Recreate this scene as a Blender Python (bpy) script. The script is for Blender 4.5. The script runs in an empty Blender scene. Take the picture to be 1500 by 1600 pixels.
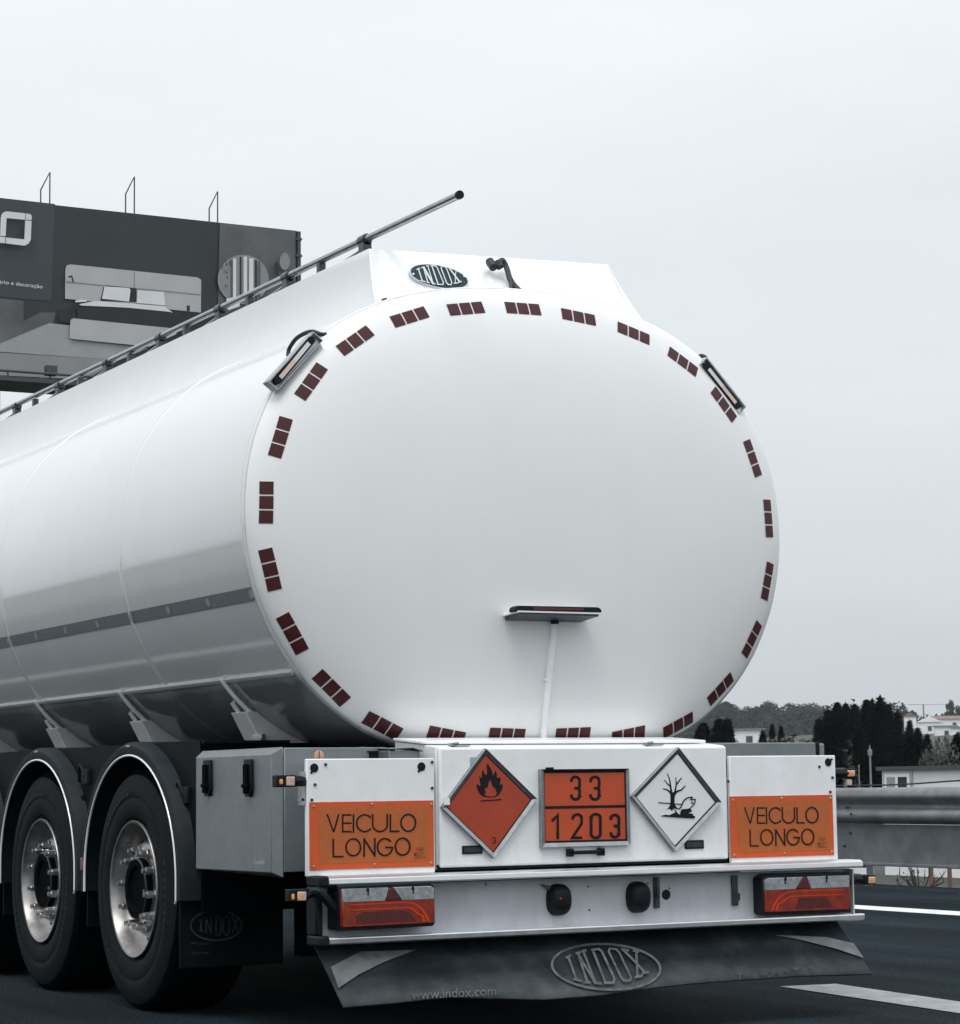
import bpy, bmesh, math, random
from mathutils import Vector, Matrix, noise
from mathutils.geometry import tessellate_polygon
R=math.radians
C=bpy.context.scene.collection
sc=bpy.context.scene
random.seed(7)
HAZE=.00014

# ---------------------------------------------------------------- camera
CX,CY,CZ=-4.9302,-8.2861,0.9596
YAW,PITCH,ROLL,F=0.4939,0.1138,-0.0131,3737.01
_fw=Vector((math.sin(YAW)*math.cos(PITCH),math.cos(YAW)*math.cos(PITCH),math.sin(PITCH)))
_r0=Vector((math.cos(YAW),-math.sin(YAW),0)); _u0=_r0.cross(_fw)
_r=_r0*math.cos(ROLL)+_u0*math.sin(ROLL); _u=_u0*math.cos(ROLL)-_r0*math.sin(ROLL)
CAM=Vector((CX,CY,CZ))
cd=bpy.data.cameras.new('camera'); cam=bpy.data.objects.new('camera',cd); C.objects.link(cam)
cd.sensor_fit='VERTICAL'; cd.sensor_height=36; cd.sensor_width=33.75; cd.lens=F/1600*36
cd.clip_start=.1; cd.clip_end=20000
m=Matrix((( _r.x,_u.x,-_fw.x,CX),(_r.y,_u.y,-_fw.y,CY),(_r.z,_u.z,-_fw.z,CZ),(0,0,0,1)))
cam.matrix_world=m
sc.camera=cam
# ---------------------------------------------------------------- light
SUN_EL,SUN_AZ=R(62),R(222)      # azimuth clockwise from +Y
w=bpy.data.worlds.new('World'); sc.world=w; w.use_nodes=True
nt=w.node_tree; nt.nodes.clear()
def N(t,typ,**k):
    n=t.nodes.new(typ)
    for a,b in k.items(): setattr(n,a,b)
    return n
out=N(nt,'ShaderNodeOutputWorld'); bg=N(nt,'ShaderNodeBackground')
sky=N(nt,'ShaderNodeTexSky',sky_type='NISHITA',sun_disc=False); sky.sun_elevation=SUN_EL; sky.sun_rotation=SUN_AZ
sky.dust_density=4; sky.air_density=1.5
tc=N(nt,'ShaderNodeTexCoord'); sep=N(nt,'ShaderNodeSeparateXYZ'); nt.links.new(tc.outputs['Generated'],sep.inputs[0])
# cloud layer: brightness rises with height, soft drifting clouds
ramp=N(nt,'ShaderNodeValToRGB'); e=ramp.color_ramp
e.elements[0].position=0.0; e.elements[0].color=(6.0,6.4,6.85,1)
e.elements[1].position=1.0; e.elements[1].color=(12.9,13.6,14.1,1)
for p,c in ((.06,(6.7,7.15,7.55,1)),(.16,(8.1,8.6,8.95,1)),(.33,(8.6,9.1,9.4,1)),(.6,(11.3,11.9,12.3,1))):
    x=e.elements.new(p); x.color=c
nt.links.new(sep.outputs['Z'],ramp.inputs[0])
mp=N(nt,'ShaderNodeMapping'); mp.inputs['Scale'].default_value=(1,1,3.5); nt.links.new(tc.outputs['Generated'],mp.inputs[0])
nz=N(nt,'ShaderNodeTexNoise'); nz.inputs['Scale'].default_value=2.6; nz.inputs['Detail'].default_value=5; nz.inputs['Roughness'].default_value=.5
nt.links.new(mp.outputs[0],nz.inputs['Vector'])
mr=N(nt,'ShaderNodeMapRange'); mr.inputs['From Min'].default_value=.3; mr.inputs['From Max'].default_value=.7; mr.inputs['To Min'].default_value=.93; mr.inputs['To Max'].default_value=1.05
nt.links.new(nz.outputs[0],mr.inputs[0])
# slightly brighter cloud towards the hidden sun
dot=N(nt,'ShaderNodeVectorMath',operation='DOT_PRODUCT')
sd=Vector((math.sin(SUN_AZ)*math.cos(SUN_EL),math.cos(SUN_AZ)*math.cos(SUN_EL),math.sin(SUN_EL)))
nt.links.new(tc.outputs['Generated'],dot.inputs[0]); dot.inputs[1].default_value=sd
mr2=N(nt,'ShaderNodeMapRange'); mr2.inputs['From Min'].default_value=-1; mr2.inputs['From Max'].default_value=1; mr2.inputs['To Min'].default_value=.93; mr2.inputs['To Max'].default_value=1.12
nt.links.new(dot.outputs['Value'],mr2.inputs[0])
mm=N(nt,'ShaderNodeMath',operation='MULTIPLY'); nt.links.new(mr.outputs[0],mm.inputs[0]); nt.links.new(mr2.outputs[0],mm.inputs[1])
vs=N(nt,'ShaderNodeVectorMath',operation='SCALE'); nt.links.new(ramp.outputs[0],vs.inputs[0]); nt.links.new(mm.outputs[0],vs.inputs['Scale'])
mix=N(nt,'ShaderNodeMix',data_type='RGBA'); mix.inputs['Factor'].default_value=.93
nt.links.new(sky.outputs[0],mix.inputs['A']); nt.links.new(vs.outputs[0],mix.inputs['B'])
nt.links.new(mix.outputs['Result'],bg.inputs[0]); bg.inputs[1].default_value=.1
nt.links.new(bg.outputs[0],out.inputs[0])
sl=bpy.data.lights.new('sun','SUN'); sl.energy=1.2; sl.angle=R(25); sl.color=(1,.97,.93)
so=bpy.data.objects.new('sun',sl); C.objects.link(so); so.rotation_euler=(-sd).to_track_quat('-Z','Y').to_euler(); so.location=(0,0,30)
sc.view_settings.view_transform='Standard'; sc.view_settings.look='None'; sc.view_settings.gamma=1; sc.view_settings.exposure=0.08
sc.view_settings.use_curve_mapping=False

# ---------------------------------------------------------------- tracing helpers: where a sight line meets a real plane
def ray(px,py): return (_fw+_r*((px-750)/F)-_u*((py-800)/F))
def PY(px,py,Y): d=ray(px,py); return CAM+d*((Y-CY)/d.y)
def PX(px,py,X): d=ray(px,py); return CAM+d*((X-CX)/d.x)
def PZ(px,py,Z): d=ray(px,py); return CAM+d*((Z-CZ)/d.z)
def PP(px,py,o,n): d=ray(px,py); o=Vector(o); n=Vector(n); return CAM+d*((o-CAM).dot(n)/d.dot(n))

# ---------------------------------------------------------------- materials
def mat(name,col,rough=.5,metal=0,spec=.5,coat=0,coatr=.1,cior=1.5,emit=None,es=0,noise_amt=0,noise_scale=8,rn=0,bump=0,bump_scale=40,dirt=None,dirt_amt=0,dirt_scale=3,low_dirt_shade=None):
    m=bpy.data.materials.new(name); m.use_nodes=True; t=m.node_tree; b=t.nodes['Principled BSDF']
    b.inputs['Roughness'].default_value=rough; b.inputs['Metallic'].default_value=metal
    b.inputs['Specular IOR Level'].default_value=spec
    b.inputs['Coat Weight'].default_value=coat; b.inputs['Coat Roughness'].default_value=coatr; b.inputs['Coat IOR'].default_value=cior
    tc=N(t,'ShaderNodeTexCoord')
    n=N(t,'ShaderNodeTexNoise'); n.inputs['Scale'].default_value=noise_scale; n.inputs['Detail'].default_value=6; t.links.new(tc.outputs['Object'],n.inputs['Vector'])
    mx=N(t,'ShaderNodeMix',data_type='RGBA'); mx.blend_type='MULTIPLY'; mx.inputs['Factor'].default_value=1
    mx.inputs['A'].default_value=(*col,1)
    mr=N(t,'ShaderNodeMapRange'); mr.inputs['From Min'].default_value=.3; mr.inputs['From Max'].default_value=.7
    mr.inputs['To Min'].default_value=1-noise_amt; mr.inputs['To Max'].default_value=1+noise_amt*.5
    t.links.new(n.outputs[0],mr.inputs[0]); t.links.new(mr.outputs[0],mx.inputs['B'])
    colout=mx.outputs['Result']
    if dirt:
        n2=N(t,'ShaderNodeTexNoise'); n2.inputs['Scale'].default_value=dirt_scale; n2.inputs['Detail'].default_value=8; n2.inputs['Roughness'].default_value=.65
        t.links.new(tc.outputs['Object'],n2.inputs['Vector'])
        m2=N(t,'ShaderNodeMapRange'); m2.inputs['From Min'].default_value=.42; m2.inputs['From Max'].default_value=.75; m2.inputs['To Max'].default_value=dirt_amt
        t.links.new(n2.outputs[0],m2.inputs[0])
        fac=m2.outputs[0]
        if low_dirt_shade:
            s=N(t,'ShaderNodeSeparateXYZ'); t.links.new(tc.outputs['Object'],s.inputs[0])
            m3=N(t,'ShaderNodeMapRange'); m3.inputs['From Min'].default_value=low_dirt_shade[0]; m3.inputs['From Max'].default_value=low_dirt_shade[1]; m3.inputs['To Min'].default_value=low_dirt_shade[2]; m3.inputs['To Max'].default_value=0
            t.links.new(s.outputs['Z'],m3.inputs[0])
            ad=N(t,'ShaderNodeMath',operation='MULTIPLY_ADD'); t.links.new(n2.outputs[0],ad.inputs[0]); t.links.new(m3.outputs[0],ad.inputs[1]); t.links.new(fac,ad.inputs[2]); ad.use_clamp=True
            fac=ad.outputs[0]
        mx2=N(t,'ShaderNodeMix',data_type='RGBA'); t.links.new(fac,mx2.inputs['Factor']); t.links.new(colout,mx2.inputs['A']); mx2.inputs['B'].default_value=(*dirt,1)
        colout=mx2.outputs['Result']
    t.links.new(colout,b.inputs['Base Color'])
    if rn:
        m4=N(t,'ShaderNodeMapRange'); m4.inputs['From Min'].default_value=.3; m4.inputs['From Max'].default_value=.7; m4.inputs['To Min'].default_value=max(0,rough-rn); m4.inputs['To Max'].default_value=rough+rn
        t.links.new(n.outputs[0],m4.inputs[0]); t.links.new(m4.outputs[0],b.inputs['Roughness'])
    if bump:
        n3=N(t,'ShaderNodeTexNoise'); n3.inputs['Scale'].default_value=bump_scale; n3.inputs['Detail'].default_value=4; t.links.new(tc.outputs['Object'],n3.inputs['Vector'])
        bp=N(t,'ShaderNodeBump'); bp.inputs['Strength'].default_value=1; bp.inputs['Distance'].default_value=bump
        t.links.new(n3.outputs[0],bp.inputs['Height']); t.links.new(bp.outputs[0],b.inputs['Normal'])
        if coat: t.links.new(bp.outputs[0],b.inputs['Coat Normal'])
    if emit: b.inputs['Emission Color'].default_value=(*emit,1); b.inputs['Emission Strength'].default_value=es
    return m
M={}
M['tank']=mat('tank_paint',(.70,.71,.715),.5,spec=.3,coat=1,coatr=.1,cior=2.1,noise_amt=.02,noise_scale=1.2,bump=.0018,bump_scale=.9,dirt=(.155,.165,.17),dirt_amt=.04,dirt_scale=2.2,low_dirt_shade=(1.36,1.425,2.6))  # faint dirt overall; belly below the lip coloured darker to stand for its shade
M['dome']=mat('dome_paint',(.81,.815,.82),.5,bump=.0015,bump_scale=1.3,coat=.9,coatr=.3,cior=2.0,noise_amt=.015,noise_scale=2,dirt=(.5,.5,.48),dirt_amt=.07,dirt_scale=3.5,low_dirt_shade=(1.1,1.5,.12))
M['panel']=mat('panel_paint',(.84,.85,.86),.4,coat=.3,coatr=.2,noise_amt=.03,noise_scale=6,dirt=(.36,.37,.37),dirt_amt=.16,dirt_scale=7,low_dirt_shade=(.63,.95,.12))
M['bumper']=mat('bumper_paint',(.49,.51,.54),.42,coat=.2,noise_amt=.06,noise_scale=9,dirt=(.22,.23,.24),dirt_amt=.3,dirt_scale=6,bump=.0004,bump_scale=120)
M['alu']=mat('aluminium_extrusion',(.70,.72,.74),.34,metal=.75,noise_amt=.06,noise_scale=20,rn=.06)
M['steelbox']=mat('toolbox_steel',(.25,.275,.285),.42,metal=.55,noise_amt=.08,noise_scale=30,bump=.0006,bump_scale=140,dirt=(.1,.11,.12),dirt_amt=.3,dirt_scale=5)
M['cab']=mat('cabinet_steel',(.26,.285,.295),.38,metal=.6,noise_amt=.1,noise_scale=14,dirt=(.09,.1,.11),dirt_amt=.35,dirt_scale=4)
M['bracket']=mat('galvanised',(.48,.5,.52),.38,metal=.8,noise_amt=.12,noise_scale=40)
M['leg']=mat('saddle_paint',(.62,.63,.64),.45,noise_amt=.08,noise_scale=8,dirt=(.25,.25,.25),dirt_amt=.35,dirt_scale=6)
M['lip']=mat('bright_edge',(.85,.87,.88),.35,coat=1,coatr=.2,cior=1.8)
M['black']=mat('black_plastic',(.004,.007,.010),.5,spec=.22,noise_amt=.2,noise_scale=30)
M['cable']=mat('cable_rubber',(.01,.012,.014),.5)
M['guard']=mat('mudguard_plastic',(.009,.014,.018),.55,spec=.16,noise_amt=.2,noise_scale=18,dirt=(.022,.03,.035),dirt_amt=.4,dirt_scale=9)
M['skirt']=mat('dark_skirt',(.0035,.0065,.009),.6,spec=.1,noise_amt=.3,noise_scale=12,dirt=(.009,.014,.018),dirt_amt=.45,dirt_scale=5)
M['tyre']=mat('tyre_rubber',(.0055,.0085,.011),.75,spec=.12,noise_amt=.25,noise_scale=20,dirt=(.015,.021,.025),dirt_amt=.4,dirt_scale=8,bump=.0008,bump_scale=90)
M['tread']=mat('tread_rubber',(.0025,.004,.0055),.9,spec=.0,noise_amt=.2)
M['rim']=mat('alloy_rim',(.40,.39,.385),.38,metal=.9,noise_amt=.12,noise_scale=9,dirt=(.06,.054,.05),dirt_amt=.85,dirt_scale=9)
M['nut']=mat('wheel_nut_steel',(.5,.5,.51),.3,metal=.9,noise_amt=.2,noise_scale=50)
M['hub']=mat('hub_black',(.002,.003,.004),.8,spec=.03,noise_amt=.3,noise_scale=30)
M['chassis']=mat('chassis_black',(.002,.004,.006),.9,spec=.0)
M['tape']=mat('red_reflective',(.062,.012,.014),.4,noise_amt=.16,noise_scale=60,spec=.3)
M['stape']=mat('silver_reflective',(.20,.225,.235),.4,metal=.2,noise_amt=.12,noise_scale=30)
M['stape2']=mat('silver_disc',(.36,.39,.4),.4,metal=.2)
M['orange']=mat('orange_reflective',(.60,.092,.018),.35,noise_amt=.05,noise_scale=20,coat=.3)
M['amber']=mat('ochre_reflective',(.46,.115,.026),.33,noise_amt=.1,noise_scale=40,coat=.3)
M['ink']=mat('sign_ink',(.006,.009,.011),.6,spec=.2)
M['redplate']=mat('placard_red',(.38,.046,.014),.38,noise_amt=.08,noise_scale=10,coat=.2)
M['orplate']=mat('hazard_orange',(.50,.068,.018),.38,noise_amt=.08,noise_scale=10,coat=.2)
M['whplate']=mat('placard_white',(.74,.76,.77),.4,noise_amt=.03,noise_scale=10)
M['steel']=mat('frame_steel',(.34,.36,.37),.32,metal=.9,noise_amt=.2,noise_scale=30)
M['navy']=mat('emblem_enamel',(.014,.032,.042),.6,spec=.2,coat=0,noise_amt=.1,noise_scale=60)
M['silver']=mat('emblem_silver',(.55,.6,.62),.35,metal=.5)
M['redlens']=mat('red_lens',(.18,.017,.004),.35,coat=.25,coatr=.1,noise_amt=.5,noise_scale=30,emit=(1,.06,.005),es=.035,bump=.0006,bump_scale=160)
M['redguide']=mat('red_light_guide',(.36,.03,.006),.25,emit=(1,.09,.01),es=.12)
M['clearlens']=mat("clear_lens",(.30,.33,.35),.25,coat=.5,coatr=.1,noise_amt=.25,noise_scale=70,dirt=(.1,.11,.12),dirt_amt=.6,dirt_scale=30)
M['darkred']=mat('reflector_triangle',(.085,.012,.012),.35,noise_amt=.3,noise_scale=60)
M['amberlens']=mat('amber_marker_lens',(.45,.15,.05),.3,emit=(1,.33,.08),es=.28)
M['whitelens']=mat('pale_marker_lens',(.42,.33,.30),.3,emit=(1,.6,.45),es=.12,noise_amt=.3,noise_scale=80)
M['led']=mat('led_lens',(.6,.6,.6),.3,emit=(1,.85,.75),es=.12)
M['ledor']=mat('led_amber_lens',(.66,.55,.49),.3,emit=(1,.45,.2),es=.05)
M['flap']=mat('rubber_flap',(.007,.012,.016),.7,spec=.1,noise_amt=.3,noise_scale=9,dirt=(.085,.095,.10),dirt_amt=.3,dirt_scale=5,low_dirt_shade=(.12,.26,1.9),bump=.0012,bump_scale=60)
M['flapmark']=mat('flap_print',(.10,.11,.115),.7,spec=.2,noise_amt=.45,noise_scale=30)
M['flapmark2']=mat('flap_print_worn',(.05,.06,.066),.7,spec=.2,noise_amt=.6,noise_scale=25)
M['flappale']=mat('flap_corner_print',(.12,.13,.135),.6,spec=.2,noise_amt=.3,noise_scale=20)
M['rail']=mat('galvanised_rail',(.21,.225,.235),.5,metal=.35,spec=.3,noise_amt=.2,noise_scale=5,dirt=(.06,.07,.078),dirt_amt=.5,dirt_scale=4,bump=.0012,bump_scale=25)
M['dk']=mat('dark_steel',(.07,.085,.095),.35,metal=.8,noise_amt=.2,noise_scale=30)
M['tube']=mat('tube_steel',(.32,.35,.37),.25,metal=.9,noise_amt=.15,noise_scale=20)
M['rust']=mat('orange_decal',(.6,.34,.22),.5)
M['worn']=mat('worn_road_paint',(.33,.34,.35),.7,spec=.1,noise_amt=.2,noise_scale=6,dirt=(.14,.15,.16),dirt_amt=.5,dirt_scale=14)
M['line']=mat('road_paint',(.72,.74,.75),.6,noise_amt=.12,noise_scale=6,dirt=(.2,.21,.22),dirt_amt=.45,dirt_scale=9)
M['wall']=mat('white_render',(.78,.79,.8),.8,noise_amt=.05,noise_scale=1,dirt=(.5,.5,.5),dirt_amt=.2,dirt_scale=.8)
M['rooftile']=mat('roof_tile',(.20,.125,.105),.8,noise_amt=.25,noise_scale=1.5)
M['roofdark']=mat('roof_dark',(.05,.06,.065),.7)
M['glass']=mat('window_glass',(.03,.04,.045),.08,spec=.8,noise_amt=.4,noise_scale=.8)
M['blind']=mat('window_blind',(.3,.31,.32),.6,noise_amt=.2,noise_scale=3)
M['bark']=mat('bark',(.05,.042,.036),.9,noise_amt=.3,noise_scale=6)
M['leafdark']=mat('conifer_foliage',(.008,.016,.017),.95,spec=0,noise_amt=.6,noise_scale=.9)
M['leafmid']=mat('woodland_foliage',(.030,.040,.036),.95,spec=0,noise_amt=.5,noise_scale=.25)
M['leafpale']=mat('pale_foliage',(.085,.09,.082),.95,spec=0,noise_amt=.5,noise_scale=.6)
M['twig']=mat('dry_twig',(.03,.028,.025),.8)
M['redpost']=mat('red_brown_post',(.16,.085,.075),.7,noise_amt=.2,noise_scale=8)
M['pole']=mat('pole_grey',(.22,.235,.25),.5,metal=.3)
# asphalt
def asphalt():
    m=mat('asphalt',(.0115,.0175,.022),.9,noise_amt=.3,noise_scale=.7,bump=.009,bump_scale=60,spec=.04)
    t=m.node_tree; b=t.nodes['Principled BSDF']
    tc=N(t,'ShaderNodeTexCoord'); v=N(t,'ShaderNodeTexNoise'); v.inputs['Scale'].default_value=70; v.inputs['Detail'].default_value=5; t.links.new(tc.outputs['Object'],v.inputs['Vector'])
    r=N(t,'ShaderNodeMapRange'); r.inputs['From Min'].default_value=.35; r.inputs['From Max'].default_value=.7; r.inputs['To Min'].default_value=.35; r.inputs['To Max'].default_value=2.3
    t.links.new(v.outputs[0],r.inputs[0])
    # long streaks along the lane
    mp=N(t,'ShaderNodeMapping'); mp.inputs['Scale'].default_value=(2.2,.06,1); t.links.new(tc.outputs['Object'],mp.inputs[0])
    s=N(t,'ShaderNodeTexNoise'); s.inputs['Scale'].default_value=1; s.inputs['Detail'].default_value=4; t.links.new(mp.outputs[0],s.inputs['Vector'])
    r2=N(t,'ShaderNodeMapRange'); r2.inputs['From Min'].default_value=.35; r2.inputs['From Max'].default_value=.7; r2.inputs['To Min'].default_value=.65; r2.inputs['To Max'].default_value=1.45
    t.links.new(s.outputs[0],r2.inputs[0])
    q=N(t,'ShaderNodeMath',operation='MULTIPLY'); t.links.new(r.outputs[0],q.inputs[0]); t.links.new(r2.outputs[0],q.inputs[1])
    src=b.inputs['Base Color'].links[0].from_socket
    x=N(t,'ShaderNodeMix',data_type='RGBA'); x.blend_type='MULTIPLY'; x.inputs['Factor'].default_value=1
    t.links.new(src,x.inputs['A']); t.links.new(q.outputs[0],x.inputs['B']); t.links.new(x.outputs['Result'],b.inputs['Base Color'])
    return m
M['asphalt']=asphalt()
M['ground']=mat('field_ground',(.035,.042,.034),.95,noise_amt=.4,noise_scale=.08,dirt=(.12,.115,.09),dirt_amt=.6,dirt_scale=.05)
M['verge']=mat('verge_soil',(.05,.055,.048),.95,noise_amt=.5,noise_scale=2,bump=.02,bump_scale=12)

def add_streaks(m,amt,col,zlo,zhi,sx=9,sz=.55):
    t=m.node_tree; b=t.nodes['Principled BSDF']; tc=N(t,'ShaderNodeTexCoord'); mp=N(t,'ShaderNodeMapping'); mp.inputs['Scale'].default_value=(sx,sx*.3,sz); t.links.new(tc.outputs['Object'],mp.inputs[0])
    n=N(t,'ShaderNodeTexNoise'); n.inputs['Scale'].default_value=1; n.inputs['Detail'].default_value=7; n.inputs['Roughness'].default_value=.6; t.links.new(mp.outputs[0],n.inputs['Vector'])
    r=N(t,'ShaderNodeMapRange'); r.inputs['From Min'].default_value=.47; r.inputs['From Max'].default_value=.72; r.inputs['To Max'].default_value=amt; t.links.new(n.outputs[0],r.inputs[0])
    sp=N(t,'ShaderNodeSeparateXYZ'); t.links.new(tc.outputs['Object'],sp.inputs[0]); z=N(t,'ShaderNodeMapRange'); z.inputs['From Min'].default_value=zlo; z.inputs['From Max'].default_value=zhi; z.inputs['To Min'].default_value=1; z.inputs['To Max'].default_value=.15; t.links.new(sp.outputs['Z'],z.inputs[0])
    q=N(t,'ShaderNodeMath',operation='MULTIPLY'); t.links.new(r.outputs[0],q.inputs[0]); t.links.new(z.outputs[0],q.inputs[1])
    n2=N(t,'ShaderNodeTexNoise'); n2.inputs['Scale'].default_value=38; n2.inputs['Detail'].default_value=3; t.links.new(tc.outputs['Object'],n2.inputs['Vector'])
    r2=N(t,'ShaderNodeMapRange'); r2.inputs['From Min'].default_value=.66; r2.inputs['From Max'].default_value=.74; r2.inputs['To Max'].default_value=amt*.8; t.links.new(n2.outputs[0],r2.inputs[0])
    q2=N(t,'ShaderNodeMath',operation='ADD'); q2.use_clamp=True; t.links.new(q.outputs[0],q2.inputs[0]); t.links.new(r2.outputs[0],q2.inputs[1])
    src=b.inputs['Base Color'].links[0].from_socket; x=N(t,'ShaderNodeMix',data_type='RGBA'); t.links.new(q2.outputs[0],x.inputs['Factor']); t.links.new(src,x.inputs['A']); x.inputs['B'].default_value=(*col,1); t.links.new(x.outputs['Result'],b.inputs['Base Color'])
add_streaks(M['dome'],.05,(.36,.36,.34),1.2,2.6)
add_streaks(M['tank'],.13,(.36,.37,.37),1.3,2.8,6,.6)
add_streaks(M['panel'],.10,(.30,.31,.31),.6,1.2,26,2.5)
add_streaks(M['bumper'],.2,(.17,.18,.19),.3,.7,22,3)
# ---------------------------------------------------------------- mesh helpers
class MB:
    def __init__(s): s.v=[]; s.f=[]; s.m=[]; s.mats=[]; s.cur=0
    def use(s,m):
        if m not in s.mats: s.mats.append(m)
        s.cur=s.mats.index(m); return s
    def add(s,vs,fs):
        b=len(s.v); s.v+= [tuple(v) for v in vs]; s.f+=[tuple(b+i for i in f) for f in fs]; s.m+=[s.cur]*len(fs); return s
    def face(s,pts): return s.add(pts,[tuple(range(len(pts)))])
    def box(s,x0,x1,y0,y1,z0,z1):
        v=[(x,y,z) for x in(x0,x1) for y in(y0,y1) for z in(z0,z1)]
        return s.add(v,[(0,1,3,2),(4,6,7,5),(0,4,5,1),(2,3,7,6),(0,2,6,4),(1,5,7,3)])
    def hexa(s,a,b): # two quads a,b (lists of 4) joined
        v=list(a)+list(b)
        return s.add(v,[(3,2,1,0),(4,5,6,7),(0,1,5,4),(1,2,6,5),(2,3,7,6),(3,0,4,7)])
    def prism(s,pts,off):
        pts=[Vector(p) for p in pts]; off=Vector(off); n=len(pts)
        s.poly(pts); s.poly([p+off for p in pts])
        return s.add(pts+[p+off for p in pts],[(i,(i+1)%n,n+(i+1)%n,n+i) for i in range(n)])
    def poly(s,pts):
        pts=[Vector(p) for p in pts]
        t=tessellate_polygon([pts]); return s.add(pts,[tuple(x) for x in t])
    def tube(s,path,r,n=10,cap=True):
        path=[Vector(p) for p in path]; rs=r if isinstance(r,(list,tuple)) else [r]*len(path)
        vs=[];k=len(path); up=None
        for i,p in enumerate(path):
            d=(path[min(i+1,k-1)]-path[max(i-1,0)]).normalized()
            if up is None: up=Vector((0,0,1)) if abs(d.z)<.9 else Vector((1,0,0))
            a=d.cross(up).normalized(); b=a.cross(d).normalized(); up=b
            for j in range(n):
                t=2*math.pi*j/n; vs.append(p+a*(math.cos(t)*rs[i])+b*(math.sin(t)*rs[i]))
        fs=[(i*n+j,i*n+(j+1)%n,(i+1)*n+(j+1)%n,(i+1)*n+j) for i in range(k-1) for j in range(n)]
        if cap: fs+=[tuple(range(n-1,-1,-1)),tuple((k-1)*n+j for j in range(n))]
        return s.add(vs,fs)
    def lathe(s,prof,n=48,axis='X',c=(0,0,0)): # prof [(a,r)]
        vs=[]
        for a,r in prof:
            for j in range(n):
                t=2*math.pi*j/n; u,v=math.cos(t)*r,math.sin(t)*r
                vs.append({'X':(c[0]+a,c[1]+u,c[2]+v),'Y':(c[0]+u,c[1]+a,c[2]+v),'Z':(c[0]+u,c[1]+v,c[2]+a)}[axis])
        k=len(prof)
        return s.add(vs,[(i*n+j,i*n+(j+1)%n,(i+1)*n+(j+1)%n,(i+1)*n+j) for i in range(k-1) for j in range(n)])
    def grid(s,fn,nu,nv):
        vs=[fn(i/nu,j/nv) for i in range(nu+1) for j in range(nv+1)]
        return s.add(vs,[(i*(nv+1)+j,(i+1)*(nv+1)+j,(i+1)*(nv+1)+j+1,i*(nv+1)+j+1) for i in range(nu) for j in range(nv)])
    def build(s,name,mt=None,parent=None,bevel=0,smooth=True,seg=2,fix=True,ang=32):
        me=bpy.data.meshes.new(name); me.from_pydata(s.v,[],s.f)
        if s.mats and mt is None:
            for x in s.mats: me.materials.append(M[x])
            me.polygons.foreach_set('material_index',s.m)
        else: me.materials.append(M[mt])
        bm=bmesh.new(); bm.from_mesh(me)
        if fix: bmesh.ops.remove_doubles(bm,verts=bm.verts,dist=1e-5)
        if fix: bmesh.ops.recalc_face_normals(bm,faces=bm.faces)
        bm.to_mesh(me); bm.free()
        if smooth:
            me.polygons.foreach_set('use_smooth',[True]*len(me.polygons)); me.set_sharp_from_angle(angle=R(ang))
        o=bpy.data.objects.new(name,me); C.objects.link(o)
        if parent: o.parent=parent
        if bevel:
            b=o.modifiers.new('bevel','BEVEL'); b.width=bevel; b.segments=seg; b.limit_method='ANGLE'; b.angle_limit=R(40); b.harden_normals=False
        return o
def thing(name,label,cat,loc=(0,0,0),group=None):
    o=bpy.data.objects.new(name,None); C.objects.link(o); o.location=loc; o['label']=label; o['category']=cat
    if group:o['group']=group
    return o
def tag(o,label=None,cat=None,group=None,kind=None):
    if label:o['label']=label
    if cat:o['category']=cat
    if group:o['group']=group
    if kind:o['kind']=kind
    return o
def catmull(pts,n=8,closed=False):
    P=[Vector(p) for p in pts]; k=len(P); o=[]
    rng=range(k if closed else k-1)
    for i in rng:
        g=lambda j: P[j%k] if closed else P[max(0,min(k-1,j))]
        a,b,c,d=g(i-1),g(i),g(i+1),g(i+2)
        for q in range(n):
            t=q/n; o.append(.5*((2*b)+(c-a)*t+(2*a-5*b+4*c-d)*t*t+(3*b-a-3*c+d)*t**3))
    if not closed:o.append(P[-1])
    return o
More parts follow.
